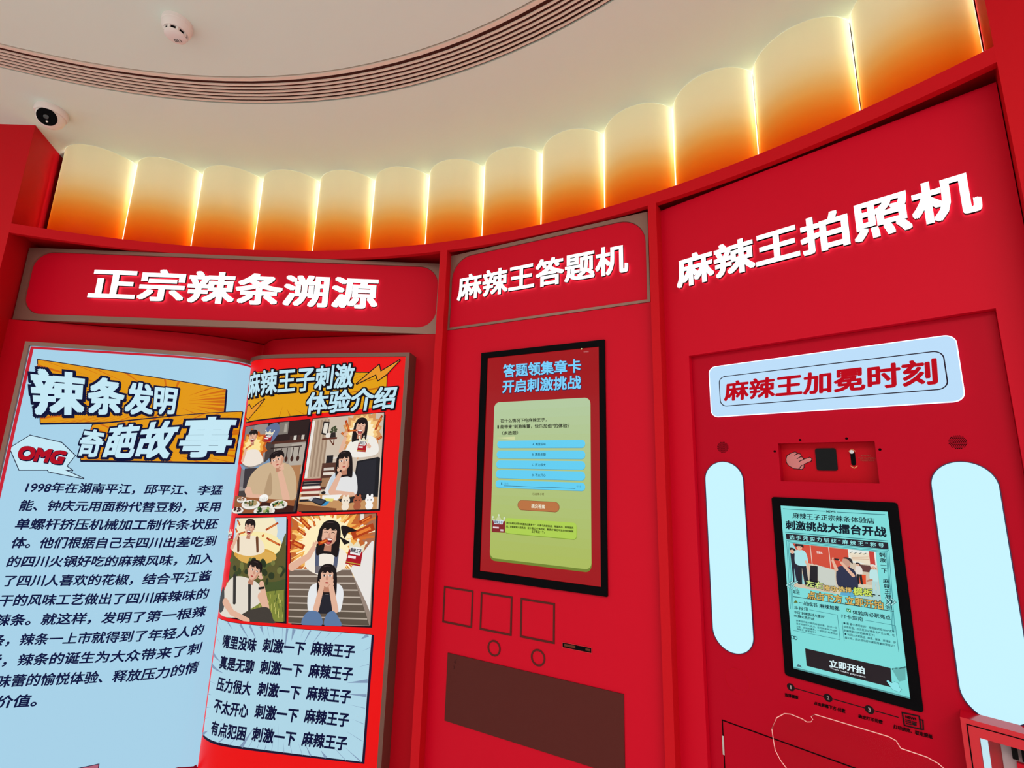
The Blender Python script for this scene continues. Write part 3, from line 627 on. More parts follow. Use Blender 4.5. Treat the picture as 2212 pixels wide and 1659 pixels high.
P.a.build('comic_panel', 'print', rpage, 'comic picture of a young woman bored at a desk with books')
# comic panel: young man tired on the grass
P = Pic(RP, [Z2(124, 1146), Z2(718, 1208), Z2(733, 170), Z2(228, 182)])
P.rect(0, 1, 0, 1, (70, 84, 44)); P.poly([(0, 1), (1, 1), (1, .72), (.7, .62), (.3, .6), (0, .68)], (190, 212, 226)); P.e(.45, .86, .30, .25, (244, 232, 196)); P.e(.45, .72, .36, .14, (248, 232, 170)); P.e(.45, .60, .30, .10, (214, 160, 66)); P.poly([(0, .66), (.1, .6), (.3, .56), (.8, .58), (1, .84), (1, .4), (0, .4)], (92, 88, 46), True); P.e(.5, .60, .26, .07, (220, 172, 84))
rnd = random.Random(4)
for i in range(70): P.e(rnd.random(), .12+rnd.random()*.45, .02+.03*rnd.random(), .015+.02*rnd.random(), rnd.choice(((58, 70, 38), (86, 96, 50), (44, 56, 34), (116, 118, 62))), rnd.random()*3)
P.poly([(0, 0), (1, 0), (1, .30), (.6, .26), (0, .34)], (128, 136, 58))
for i in range(90): x = rnd.random(); y = rnd.random()*.26; P.ln([(x, y), (x+.02*(rnd.random()-.5), y+.03+.03*rnd.random())], .006, rnd.choice(((176, 176, 84), (86, 100, 44), (206, 200, 110), (60, 78, 36))))
P.poly([(.10, .68), (.14, .77), (.28, .82), (.52, .82), (.66, .76), (.68, .66), (.4, .62)], (240, 226, 202), True); P.limb(.22, .80, .24, .67, .035, .03, (110, 66, 42)); P.limb(.56, .80, .58, .67, .035, .03, (110, 66, 42)); P.head(.42, .90, .072, -.1, 'joy'); P.limb(.12, .70, .2, .80, .05, .04, SKIN); P.hand(.22, .82, .03, .8); P.stick(.24, .84, .36, .865, .018); P.packet(.07, .82, .07, .2)
for (x0, y0, x1, y1) in ((.72, .88, .93, .95), (.74, .80, .97, .73), (.2, .99, .26, .93), (.18, .9, .22, .86), (.66, .82, .70, .83)): P.stick(x0, y0, x1, y1, .02)
P.poly([(.02, .04), (.06, .24), (.16, .38), (.30, .42), (.50, .40), (.66, .34), (.70, .2), (.5, .1), (.3, .02)], (226, 218, 204), True); P.limb(.24, .42, .27, .16, .04, .035, (52, 50, 48)); P.limb(.50, .34, .52, .10, .035, .03, (52, 50, 48)); P.poly([(.02, .05), (.0, .2), (.06, .3), (.10, .1)], (74, 76, 78), True)
P.head(.56, .475, .088, -.30, 'sad', look=1); P.limb(.78, .14, .70, .36, .075, .055, SKIN); P.limb(.70, .24, .78, .14, .08, .07, SKIN); P.hand(.69, .42, .042, 2.0); P.ln([(.66, .315), (.75, .325)], .022, (24, 22, 26)); P.poly([(.42, .06), (.6, .12), (.82, .14), (.9, .04), (.9, 0), (.4, 0)], (66, 60, 54), True); P.limb(.14, .16, .26, .07, .08, .06, SKIN); P.limb(.26, .07, .52, .01, .06, .045, SKIN)
P.a.build('comic_panel', 'print', rpage, 'comic picture of a young man with a backpack sitting on grass')
# comic panel: young woman on the steps
P = Pic(RP, [Z2(766, 1218), Z2(1568, 1248), Z2(1626, 134), Z2(782, 168)])
P.rect(0, 1, 0, 1, (150, 132, 120)); P.rect(0, 1, .45, 1, (170, 108, 78)); P.rect(.35, .62, .8, 1, (186, 206, 224)); P.flames(.42, .76, .36, 15, ((196, 102, 46), (240, 176, 84), (254, 238, 190)), 46); P.rect(.82, .86, .8, 1, (230, 224, 216))
rnd = random.Random(9)
for i in range(46):
    t = rnd.random()*6.28; r0 = .2+.1*rnd.random(); r1 = r0+.08+.22*rnd.random(); P.ln([(.42+r0*math.cos(t)*P.k, .76+r0*math.sin(t)), (.42+r1*math.cos(t)*P.k, .76+r1*math.sin(t))], .008+.01*rnd.random(), rnd.choice(((252, 206, 120), (214, 112, 44), (255, 240, 200))))
for (x0, y0, x1, y1, w) in ((.12, .98, .24, .88, .04), (.82, .92, .96, .98, .03), (.02, .76, .17, .70, .05), (.74, .80, .99, .88, .07), (.09, .88, .19, .82, .03), (.28, .95, .30, .9, .02)): P.stick(x0, y0, x1, y1, w)
for i in range(9):
    y = .50-.062*i; xr = .74+.033*i
    P.poly([(.0, y), (min(xr, 1), y), (min(xr+.033, 1), y-.062), (0, y-.062)], (118-4*i, 100-3*i, 88-3*i)); P.poly([(0, y), (min(xr, 1), y), (min(xr, 1), y-.012), (0, y-.012)], (204-4*i, 190-4*i, 176-4*i))
P.poly([(.74, .50), (.98, .75), (1, .75), (1, .12), (.95, .2)], (232, 228, 224))
P.poly([(.20, .52), (.24, .64), (.36, .70), (.58, .70), (.70, .62), (.66, .50), (.4, .44)], (242, 232, 218), True); P.limb(.34, .69, .34, .52, .04, .04, (84, 92, 118)); P.limb(.58, .68, .56, .52, .04, .04, (84, 92, 118)); P.rect(.32, .58, .46, .53, (110, 104, 110))
P.head(.48, .82, .105, -.1, 'joy', True); P.poly([(.62, .90), (.80, .85), (.70, .83), (.66, .78)], HAIR, True); P.poly([(.60, .80), (.74, .74), (.66, .72)], HAIR); P.limb(.04, .52, .24, .62, .075, .055, SKIN); P.limb(.24, .62, .30, .70, .055, .045, SKIN); P.hand(.31, .73, .036, .8); P.stick(.36, .735, .47, .77, .035)
P.packet(.80, .64, .14, -.18)
P.poly([(.25, .16), (.26, .30), (.34, .37), (.60, .37), (.68, .30), (.66, .14), (.6, .12), (.3, .12)], (230, 232, 234), True); P.poly([(.36, .10), (.37, .36), (.42, .27), (.52, .27), (.57, .36), (.58, .10)], (34, 34, 44))
P.head(.48, .43, .092, 0, 'sad', True); P.limb(.36, .14, .42, .34, .062, .05, SKIN); P.hand(.41, .37, .038, 1.3); P.limb(.60, .14, .54, .34, .062, .05, SKIN); P.hand(.55, .37, .038, 1.8)
P.poly([(.20, 0), (.24, .10), (.33, .13), (.42, .10), (.44, 0)], (92, 120, 160), True); P.poly([(.48, 0), (.50, .10), (.58, .13), (.64, .08), (.68, 0)], (92, 120, 160), True)
P.a.build('comic_panel', 'print', rpage, 'comic picture of a young woman sitting on stone steps')
# white slogan box
a = Art(RP); bs0, bs1, bz0, bz1 = sr0+.06, .853, .4905, .9265
a.poly([(bs0, bz0-.010), (bs1+.010, bz0-.006), (bs1+.010, bz1), (bs1, bz1), (bs1, bz0), (bs0, bz0)], (18, 12, 44)); a.line([(bs0, bz1), (bs1, bz1)], .003, BK); a.poly([(bs0, bz0), (bs1, bz0), (bs1, bz1), (bs0, bz1)], (174, 213, 229))
rnd = random.Random(21)
for i in range(46):
    t = 2*math.pi*(i+.5*rnd.random())/46; cx, cz = (bs0+bs1)/2, (bz0+bz1)/2; dx, dz = math.cos(t), math.sin(t); k = min((bs1-bs0)/2/max(abs(dx), 1e-6), (bz1-bz0)/2/max(abs(dz), 1e-6))
    L = .03+.07*rnd.random(); w = .001+.007*rnd.random()*(rnd.random() > .4); e = (cx+dx*k*.995, cz+dz*k*.995); m = (-dz*w, dx*w)
    a.lim = (bs0, bs1, bz0, bz1); a.poly([(e[0]-m[0], e[1]-m[1]), (e[0]+m[0], e[1]+m[1]), (e[0]-dx*L, e[1]-dz*L)], (128, 152, 182)); a.lim = None
x_ = [RP.at(*Z3(x, 400))[0] for x in (305, 655, 728, 1168, 1242, 1697)]
for i, tx in enumerate(('嘴里没味', '真是无聊', '压力很大', '不太开心', '有点犯困')):
    z = .8315-.0788*i
    for k, t2 in enumerate((tx, '刺激一下', '麻辣王子')): dz = .004*k; a.row(t2, x_[2*k], x_[2*k+1], z+dz, z+dz+.0475, (14, 18, 58), .033, True, .004)
a.build('slogan_box', 'print', rpage)

# ------------------------------------------------------------------ quiz kiosk in the middle
kz = root('quiz_kiosk', tuple(P2(0, 0)), 'tall red quiz kiosk with portrait screen and brown plate below', 'kiosk')
zs = P2.at(966, 714)[1]; ZT = 2.503
kx0, kx1 = -.486, .388
MB().box(P2, kx0, kx1, 0, zs-.001, -.05, 0).build('front_panel', 'red', kz)
def urect(Pn, *pts, h=0.0): g = [Pn.at(x, y, h) for x, y in pts]; return min(p[0] for p in g), max(p[0] for p in g), sum(sorted(p[1] for p in g)[:len(g)//2])/(len(g)//2), sum(sorted(p[1] for p in g)[len(g)//2:])/(len(g)-len(g)//2)
b0, b1, bz0, bz1 = urect(P2, (1040, 763.5), (1304.8, 735), (1025.4, 1247), (1314, 1289)); b0 = (P2.at(1040, 763.5)[0]+P2.at(1025.4, 1247)[0])/2
g0, g1, gz0, gz1 = urect(P2, (1053.8, 773.8), (1293.6, 750.4), (1039.3, 1233), (1299.7, 1266.9)); g0 = (P2.at(1053.8, 773.8)[0]+P2.at(1039.3, 1233)[0])/2
MB().ring(P2, rr(b0, b1, bz0, bz1, .002), rr(g0, g1, gz0, gz1, .001), .0003, .009).build('bezel', 'black', kz)
scr = MB().prism(P2, rr(g0, g1, gz0, gz1, .001), .0004, .004).build('screen', 'screen_red', kz)
class At:
    """A panel seen h in front of its plane, so artwork lands on that surface."""
    def __init__(s, Pn, h): s.P, s.h = Pn, h
    def __call__(s, u, z, h=0.0): return s.P(u, z, s.h+h)
    def at(s, x, y): return s.P.at(x, y, s.h)
a = Art(At(P2, .004), .0002); Z5 = lambda x, y: (1010+x*.1537, 720+y*.1537); Z7 = lambda x, y: (1010+x*.20494, 960+y*.20494)
for tx, qd in (('答题领集章卡', [(512, 618), (1590, 545), (1592, 358), (500, 440)]), ('开启刺激挑战', [(492, 838), (1590, 778), (1592, 592), (500, 662)])):
    qq = [Z5(*p) for p in qd]; a.text(tx, [(x+.6, y+.7) for x, y in qq], (36, 30, 74), .045, 'ring'); a.text(tx, qq, (122, 206, 250), .024, True)
def rb(q, r, col):                                      # rounded bar from pixel corners [bl, br, tr, tl]
    g = [a.px(p) for p in q]; x0 = (g[0][0]+g[3][0])/2; x1 = (g[1][0]+g[2][0])/2; y0 = (g[0][1]+g[1][1])/2; y1 = (g[2][1]+g[3][1])/2
    a.poly(rr(x0, x1, y0, y1, min(r, (y1-y0)/2-.0003, (x1-x0)/2-.0003)), col); return x0, x1, y0, y1
card = [Z7(237, 1215), Z7(1308, 1340), Z5(1728, 907), Z5(378, 970)]
x0, x1, y0, y1 = rb([(x, y+2) for x, y in card], .022, (112, 130, 46))
g = [a.px(p) for p in card]; x0 = (g[0][0]+g[3][0])/2; x1 = (g[1][0]+g[2][0])/2; y0 = (g[0][1]+g[1][1])/2+.006; y1 = (g[2][1]+g[3][1])/2
NB = 18; out = rr(x0, x1, y0, y1, .022, 10)
for k in range(NB):
    f0, f1 = k/NB, (k+1)/NB; c = [int(p+(q-p)*(k/(NB-1))) for p, q in zip((170, 186, 92), (178, 200, 158))]
    a.poly(clip_box(out, x0, x1, y0+(y1-y0)*f0, y0+(y1-y0)*f1), c)
DK = (30, 26, 20)
a.text('在什么情况下吃麻辣王子，', [Z5(468, 1258), Z5(1115, 1242), Z5(1115, 1188), Z5(468, 1205)], DK, .022, False); a.text('能带来“刺激味蕾，快乐加倍”的体验？', [Z5(468, 1343), Z5(1435, 1328), Z5(1435, 1270), Z5(468, 1290)], DK, .022, False); a.text('（多选题）', [Z5(492, 1430), Z5(712, 1425), Z5(712, 1370), Z5(492, 1380)], DK, .022, False); a.text('I', [Z5(429, 1340), Z5(441, 1340), Z5(441, 1295), Z5(429, 1295)], DK, .04, False)
a.pxpoly([Z5(402, 1470), Z5(672, 1452), Z5(672, 1500)], (206, 212, 156))
BT = [([Z5(422, 1610), Z5(1658, 1612), Z5(1658, 1500), Z5(422, 1508)], 'A. 嘴里没味', [Z5(918, 1578), Z5(1105, 1578), Z5(1105, 1540), Z5(918, 1542)])]
for (l0, l1, r0, r1, xl, tx, ty) in ((62, 145, 68, 157, 312, 'B. 真是无聊', 105), (167, 250, 178, 268, 308, 'C. 压力很大', 214), (270, 355, 283, 380, 305, 'D. 不太开心', 322), (375, 455, 405, 490, 303, None, 0)):
    BT.append(([Z7(xl, l1), Z7(1245, r1), Z7(1245, r0), Z7(xl, l0)], tx, [Z7(686, ty+15), Z7(828, ty+18), Z7(828, ty-12), Z7(686, ty-14)]))
for q, tx, tq in BT:
    rb([(x, y+.7) for x, y in q], .03, (70, 140, 170)); rb(q, .03, (96, 204, 240))
    if tx: a.text(tx, tq, (20, 74, 100), .015, False)
a.text('E.', [Z7(360, 425), Z7(380, 426), Z7(380, 402), Z7(360, 401)], (20, 74, 100), .01, False); a.text('其他', [Z7(395, 424), Z7(437, 426), Z7(437, 402), Z7(395, 401)], (70, 150, 190), 0); a.line([a.px(Z7(393, 436)), a.px(Z7(1140, 465))], .0015, (40, 70, 90)); a.text('0/15', [Z7(1156, 452), Z7(1200, 455), Z7(1200, 436), Z7(1156, 433)], (60, 120, 160), 0)
a.text('已选择 0 项', [Z7(692, 534), Z7(812, 538), Z7(812, 512), Z7(692, 510)], (96, 84, 40), .01, False)
rb([Z7(534, 692), Z7(976, 716), Z7(974, 604), Z7(536, 588)], .03, (128, 70, 40)); rb([Z7(538, 687), Z7(972, 711), Z7(970, 606), Z7(540, 592)], .03, (184, 112, 62)); a.text('提交答案', [Z7(680, 668), Z7(823, 676), Z7(823, 634), Z7(680, 627)], (232, 226, 200), .026, True)
rb([Z7(404, 942), Z7(1165, 1003), Z7(1150, 830), Z7(404, 776)], .012, (120, 150, 40)); rb([Z7(404, 936), Z7(1163, 996), Z7(1148, 826), Z7(404, 772)], .012, (172, 206, 78))
for i, tx in enumerate(('通过答题机领取“刺激挑战集章卡”，可参与麻度挑战、辣度挑战、麻辣度挑', '战、穿越椒麻火线挑战，至少通过3个挑战关，集满3个章后可现场领取麻辣', '王子周边一个。')):
    y = 824+i*37; 
    if i < 2: a.text(tx, [Z7(416, y+14), Z7(1122, y+66), Z7(1122, y+42), Z7(416, y-10)], (48, 56, 12), .03, False)
    else: a.text(tx, [Z7(684, 930), Z7(820, 936), Z7(820, 908), Z7(684, 902)], (48, 56, 12), .03, False)
# printed snack packet with crown shaped top
a.pxpoly([Z7(265, 922), Z7(403, 930), Z7(408, 780), Z7(372, 800), Z7(338, 740), Z7(306, 795), Z7(265, 765)], (130, 30, 34)); a.pxpoly([Z7(268, 800), Z7(404, 808), Z7(406, 780), Z7(372, 800), Z7(338, 742), Z7(306, 795), Z7(266, 768)], (196, 206, 156))
for c in ((277, 764), (338, 744), (398, 776)): g = a.px(Z7(*c)); a.poly(circ(g[0], g[1], .004, 14), (206, 220, 190))
a.pxpoly([Z7(292, 836), Z7(378, 842), Z7(390, 800), Z7(280, 794)], (210, 226, 236)); a.text('麻辣王子', [Z7(294, 830), Z7(376, 838), Z7(380, 808), Z7(292, 800)], (30, 40, 80), .02, True); a.pxpoly([Z7(278, 880), Z7(340, 884), Z7(340, 868), Z7(278, 864)], (226, 206, 206)); a.pxpoly([Z7(356, 912), Z7(388, 914), Z7(388, 894), Z7(356, 892)], (206, 190, 190))
g = a.px(Z5(1612, 226)); a.poly(circ(g[0], g[1], .0028, 16), (206, 214, 150)); a.text('已保存', [Z5(1642, 276), Z5(1712, 274), Z5(1712, 255), Z5(1642, 258)], (206, 140, 140), .01, False)
a.build('screen_picture', 'screen', scr)
for k, qd in enumerate(([(959.6, 1267), (1022.6, 1274), (1020.3, 1356), (955.8, 1345)], [(1039, 1278.7), (1107, 1288), (1105.7, 1372.8), (1036.5, 1361)], [(1124.5, 1291.7), (1198.8, 1302), (1198.8, 1389.8), (1123.6, 1377.7)])):
    x0, x1, y0, y1 = urect(P2, *qd); gq = [P2.at(*p) for p in qd]; x0 = (gq[0][0]+gq[3][0])/2; x1 = (gq[1][0]+gq[2][0])/2; e = .0065
    MB().ring(P2, rr(x0, x1, y0, y1, .0005, 2), rr(x0+e, x1-e, y0+e, y1-e, .0005, 2), .0003, .002).build('square_outline', 'brown', kz)
for (cx, cy, rx) in ((1067.5, 1400, 14.2), (1162.5, 1420.5, 15.6)):
    u, z = P2.at(cx, cy); rad = abs(P2.at(cx+rx, cy)[0]-P2.at(cx-rx, cy)[0])/2
    MB().ring(P2, circ(u, z, rad, 40), circ(u, z, rad-.006, 40), .0003, .002).build('ring_outline', 'brown', kz)
x0, x1, y0, y1 = urect(P2, (1215.6, 1390), (1277.8, 1406.6), (1277.8, 1408.5), (1215.6, 1397.5)); y0, y1 = P2.at(1246, 1403.8)[1], P2.at(1246, 1393.5)[1]
slot = MB().box(P2, x0, x1, y0, y1, .0003, .0012).build('card_slot', 'black', kz); MB().ring(P2, rr(x0-.002, x1+.002, y0-.002, y1+.002, .0005, 2), rr(x0, x1, y0, y1, .0005, 2), .0003, .002).build('slot_rim', 'red_gloss', slot)
a = Art(P2, .0016); a.poly([(x0+.006, y0+.004), (x0+.045, y0+.004), (x0+.045, y1-.003), (x0+.006, y1-.003)], (96, 52, 34)); a.build('slot_mechanism', 'ink', slot); a = Art(P2, .0016); a.poly([(x1-.02, y0+.004), (x1-.004, y0+.004), (x1-.004, y1-.004), (x1-.02, y1-.004)], (90, 48, 30)); a.build('slot_mechanism', 'ink', slot)
x0, x1, y0, y1 = urect(P2, (967.4, 1409.5), (1347.8, 1499), (962, 1555), (1285, 1659)); x0 = -.4036; x1 = P2.at(1347.8, 1499)[0]
pl = MB().box(P2, x0, x1, y0, y1, .0003, .0035).build('plate', 'brown', kz)
a = Art(At(P2, .0035), .0003)
for (p, q) in (((0, 0), (.004, .014)), ((-.006, -.010), (-.003, -.018)), ((-.004, .002), (-.002, .012)), ((-.008, -.02), (-.0075, -.021))): u, z = P2.at(985, 1432); a.line([(u+p[0], z+p[1]), (u+q[0], z+q[1])], .002, (50, 16, 16))
a.build('scuff_marks', 'ink', pl)
sb = root('sign_board', tuple(P2(0, zs)), 'red sign board with six lit white characters above the quiz kiosk screen', 'sign', 'lit sign boards over the booths')
MB().box(P2, kx0, kx1, zs, ZT, -.05, -.012).build('body', 'red_deep', sb)
fi0, fi1, fz0, fz1 = P2.at(971, 700)[0], P2.at(1400.5, 640)[0]-.003, zs+.010, P2.at(1200, 502)[1]-.006
fz1 = ZT-.016; fu0, fu1 = kx0, P2.at(1405, 654)[0]
MB().ring(P2, rr(fu0, fu1, zs, ZT, .001), rr(fi0, fi1, fz0, fz1, .098, 8, (0, 0, 1, 1)), -.012, .003).build('frame', 'taupe', sb)
MB().prism(P2, rr(fi0+.001, fi1-.001, fz0+.001, fz1-.001, .097, 8, (0, 0, 1, 1)), -.0115, -.001).build('face', 'red', sb)
raised_word(P2, '麻辣王答题机', P2.at(992, 652)[0], P2.at(1359.5, 578)[0], P2.at(992, 654)[1], P2.at(1346, 530)[1], .007, .018, .021, sb)

# ------------------------------------------------------------------ photo booth on the right
pb = root('photo_booth', tuple(P3(0, 0)), 'red photo booth with lit letters and two tall white lamps', 'photo booth')
x0, x1, zt = -.3765, .4800, 2.504; rx0 = P3.at(1488, 770)[0]; rx1 = P3.at(2150.7, 664)[0]; rz = (P3.at(1488, 770)[1]+P3.at(2150.7, 664)[1])/2; HR = -.022
MB().prism(P3, [(x0, 0), (rx0, 0), (rx0, rz), (rx1, rz), (rx1, 0), (x1, 0), (x1, zt), (x0, zt)], -.06, 0).build('front_panel', 'red', pb)
R3 = At(P3, HR)
# niche opening in the recessed panel
nq = [R3.at(x, y) for x, y in ((1687, 1039.8), (1900, 1044), (1889, 953), (1679.8, 957.9))]; n0 = (nq[0][0]+nq[3][0])/2; n1 = (nq[1][0]+nq[2][0])/2; nz0 = (nq[0][1]+nq[1][1])/2; nz1 = (nq[2][1]+nq[3][1])/2
ND = .030
mb = MB(); lo = [(rx0+.0005, 0), (rx1-.0005, 0), (rx1-.0005, rz-.0005), (rx0+.0005, rz-.0005)]; li_ = [(n0, nz0), (n1, nz0), (n1, nz1), (n0, nz1)]
mb.ring(R3, lo, li_, -.036, 0.0); panel = mb.build('recessed_panel', mat('satin_red_panel', (180, 2, 33), .42, spec=.08), pb)
w = raised_word(P3, '麻辣王拍照机', P3.at(1467, 610)[0], P3.at(2121, 440)[0], P3.at(1467, 628)[1], P3.at(2085, 378)[1]+.004, .007, .018, .027, pb)
# lit caption box
cq = [R3.at(x, y) for x, y in ((1547, 900.6), (2075.5, 866), (2042, 727), (1554, 792))]; c0 = R3.at(1535, 830)[0]; c1 = R3.at(2083, 850)[0]; c1 = (R3.at(2066, 760)[0]+R3.at(2084, 850)[0])/2; cz0 = (cq[0][1]+cq[1][1])/2; cz1 = (cq[2][1]+cq[3][1])/2
cap = MB().prism(R3, rr(c0, c1, cz0, cz1, .020), -.002, .004).build('caption_box', 'lightbox', pb)
MB().ring(R3, rr(c0-.002, c1+.002, cz0-.002, cz1+.002, .022), rr(c0, c1, cz0, cz1, .020), .0003, .005).build('rim', mat('edge_lit_acrylic', (220, 225, 245), .3, emit=(206, 226, 255), es=1.1), cap)
K1 = lambda x, y: (1400+x*.36709, 640+y*.36709)
a = Art(At(P3, HR+.004), .0004); l0 = (a.px(K1(422, 560))[0]); l1 = a.px(K1(1752, 440))[0]; lz1 = (a.px(K1(1650, 328))[1]+a.px(K1(600, 455))[1])/2; lz0 = (a.px(K1(600, 636))[1]+a.px(K1(1650, 552))[1])/2
o = rr(l0, l1, lz0, lz1, .019, 8); a.line(o, .0025, (34, 20, 36), True)
a.text('麻辣王加冕时刻', [K1(450, 616), K1(1700, 514), K1(1690, 366), K1(456, 506)], (186, 6, 26), .034, False); a.build('caption_text', 'print', cap)
# tall lamps
def lamp(u0, u1, z0, z1):
    rad = (u1-u0)/2-.0002; l = MB().prism(R3, rr(u0, u1, z0, z1, rad, 14), -.002, .003).build('lamp', 'lamp', pb)
    MB().ring(R3, rr(u0-.002, u1+.002, z0-.002, z1+.002, rad+.002, 14), rr(u0, u1, z0, z1, rad, 14), .0003, .004).build('rim', M['edge'], l)
M['edge'] = mat('dark_lamp_edge', (40, 20, 70), .4)
u0 = R3.at(1528, 1100)[0]; u1 = R3.at(1610, 1100)[0]; z1 = R3.at(1566, 998)[1]; z0 = R3.at(1590, 1411)[1]; lamp(u0, u1, z0, z1)
v0 = R3.at(2020, 1100)[0]; v1 = R3.at(2166, 1100)[0]; w_ = (u1-u0); v1 = max(v1, v0+w_) if abs(v1-v0-w_) > .05 else v1
lamp(v0, v0+(u1-u0)*.5+(v1-v0)*.5, z0-.002, z1)
# speaker holes
for (x, y, r_) in ((1561.5, 966, 13), (2068.9, 955, 22)):
    u, z = R3.at(x, y); rad = abs(R3.at(x+r_, y)[0]-R3.at(x-r_, y)[0])/2; mb = MB(); st = rad/5.2
    for i in range(-7, 8):
        for j in range(-7, 8):
            a_, b_ = (i+.5*(j % 2))*st, j*st*.866
            if math.hypot(a_, b_) < rad-st*.3: mb.prism(R3, circ(u+a_, z+b_, st*.36, 6), .0002, .0006)
    mb.build('speaker_grille', 'dark', pb)
# camera niche
N3 = At(P3, HR-ND)
niche = MB().box(N3, n0-.0005, n1+.0005, nz0-.0005, nz1+.0005, -.003, 0.0).build('camera_niche', 'red_deep', pb)
K2 = lambda x, y: (1640+x*.14467, 920+y*.14467)
lq = [N3.at(*K2(x, y)) for x, y in ((868, 672), (1184, 664), (1142, 328), (830, 342))]; a0 = (lq[0][0]+lq[3][0])/2; a1 = (lq[1][0]+lq[2][0])/2; b0 = (lq[0][1]+lq[1][1])/2; b1 = (lq[2][1]+lq[3][1])/2
MB().prism(N3, rr(a0, a1, b0, b1, .006), .0003, .003).build('camera_window', mat('black_glass', (6, 6, 8), .15, spec=.15), niche)
a = Art(N3, .0005)
hand = [(405, 500), (418, 450), (470, 415), (535, 392), (558, 402), (556, 425), (540, 440), (580, 418), (612, 424), (622, 448), (600, 472), (640, 470), (658, 490), (648, 510), (755, 474), (782, 492), (772, 522), (664, 570), (664, 615), (640, 645), (590, 640), (520, 634), (445, 592), (412, 545)]
hp = [a.px(K2(*p)) for p in hand]; a.line(hp, .0035, (34, 14, 20), True); a.poly(hp, (206, 128, 128))
for s_ in ([(530, 438), (560, 420)], [(566, 490), (625, 458)], [(600, 530), (655, 505)], [(596, 640), (640, 588)]): a.line([a.px(K2(*p)) for p in s_], .002, (34, 14, 20))
a.build('pointing_hand', 'ink', niche); a = Art(N3, .0005)
for pl_ in ([(1340, 378), (1385, 346), (1432, 378)], [(1368, 598), (1420, 634), (1466, 598)]): a.line([a.px(K2(*p)) for p in pl_], .0022, (226, 140, 96))
for i, tx in enumerate(('ADJUST', 'THE CAMERA', 'POSITION')):
    xa, xb, yy = ((1520, 1672, 446), (1482, 1738, 482), (1518, 1714, 515))[i]; a.text(tx, [K2(xa, yy+11), K2(xb, yy+11), K2(xb-4, yy-11), K2(xa-4, yy-11)], (216, 112, 96), .02, True)
a.build('instruction_text', 'ink', niche)
u, z = N3.at(*K2(1402, 480)); sl_ = MB().prism(N3, rr(u-.0052, u+.0052, N3.at(*K2(1402, 590))[1], N3.at(*K2(1402, 380))[1], .005), .0003, .0012).build('slider_slot', 'black', niche)
u, z = N3.at(*K2(1388, 390)); MB().prism(N3, circ(u, z, .0048, 20), .0012, .008).build('slider_knob', 'chrome', sl_, smooth=40)
for p in ((232, 380), (612, 210), (1305, 188), (1803, 353)): u, z = R3.at(*K2(*p)); MB().prism(R3, circ(u, z, .0032, 14), .0002, .0006).build('screw_hole', 'dark', pb)
# touch screen
bq = [R3.at(x, y) for x, y in ((1697.7, 1458), (1995.6, 1539), (1939, 1086), (1666, 1073))]; b0 = (bq[0][0]+bq[3][0])/2; b1 = (bq[1][0]+bq[2][0])/2; bz0 = (bq[0][1]+bq[1][1])/2; bz1 = (bq[2][1]+bq[3][1])/2
gq = [R3.at(x, y) for x, y in ((1716, 1442), (1967, 1507.9), (1917.2, 1105.3), (1685.8, 1092))]; g0 = (gq[0][0]+gq[3][0])/2; g1 = (gq[1][0]+gq[2][0])/2; gz0 = (gq[0][1]+gq[1][1])/2; gz1 = (gq[2][1]+gq[3][1])/2
MB().ring(R3, rr(b0, b1, bz0, bz1, .007), rr(g0, g1, gz0, gz1, .0005), .0003, .004).build('bezel', 'black', pb)
scr = MB().prism(R3, rr(g0, g1, gz0, gz1, .0005), .0003, .0028).build('touch_screen', 'screen_cyan', pb)
a = Art(At(P3, HR+.0028), .0002); J = lambda x, y: (1660+x*.14467, 1080+y*.14467); JJ = lambda x, y: (1680+x*.16878, 1280+y*.16878)
DN = (14, 30, 44); CY = (122, 216, 214)
def seg(p, q, w, col=DN): a.line([a.px(p), a.px(q)], w, col)
seg(J(222, 132), J(840, 168), .0016, (40, 110, 120)); seg(J(1022, 180), J(1738, 220), .0016, (40, 110, 120)); a.text('NEWS', [J(864, 184), J(1000, 190), J(1000, 162), J(864, 156)], DN, .04, True)
a.text('麻辣王子正宗辣条体验店', [J(362, 275), J(1582, 356), J(1582, 268), J(362, 190)], DN, .018, False); a.text('刺激挑战大擂台开战', [J(262, 432), J(1760, 552), J(1750, 408), J(258, 305)], DN, .032, True)
seg(J(252, 480), J(1780, 612), .0016, (40, 110, 120)); a.pxpoly([J(270, 588), J(1795, 738), J(1785, 635), J(256, 500)], (24, 18, 34)); a.text('选 手 凭 实 力 斩 获 “ 麻 辣 王 ” 称 号', [J(318, 582), J(1725, 712), J(1722, 648), J(316, 518)], (150, 226, 226), .02, False)
fr = [J(330, 1620), J(1890, 1960), J(1800, 745), J(272, 600)]
for e in (0, 22, 40):
    g = [a.px(J(330+e, 1620)), a.px(J(1890-e*.9, 1960)), a.px(J(1800-e, 748+e)), a.px(J(272+e, 602+e))]; seg_ = [g[0], g[3], g[2], g[1]]; a.line(seg_, .0011, (48, 130, 140))
scr_art = a
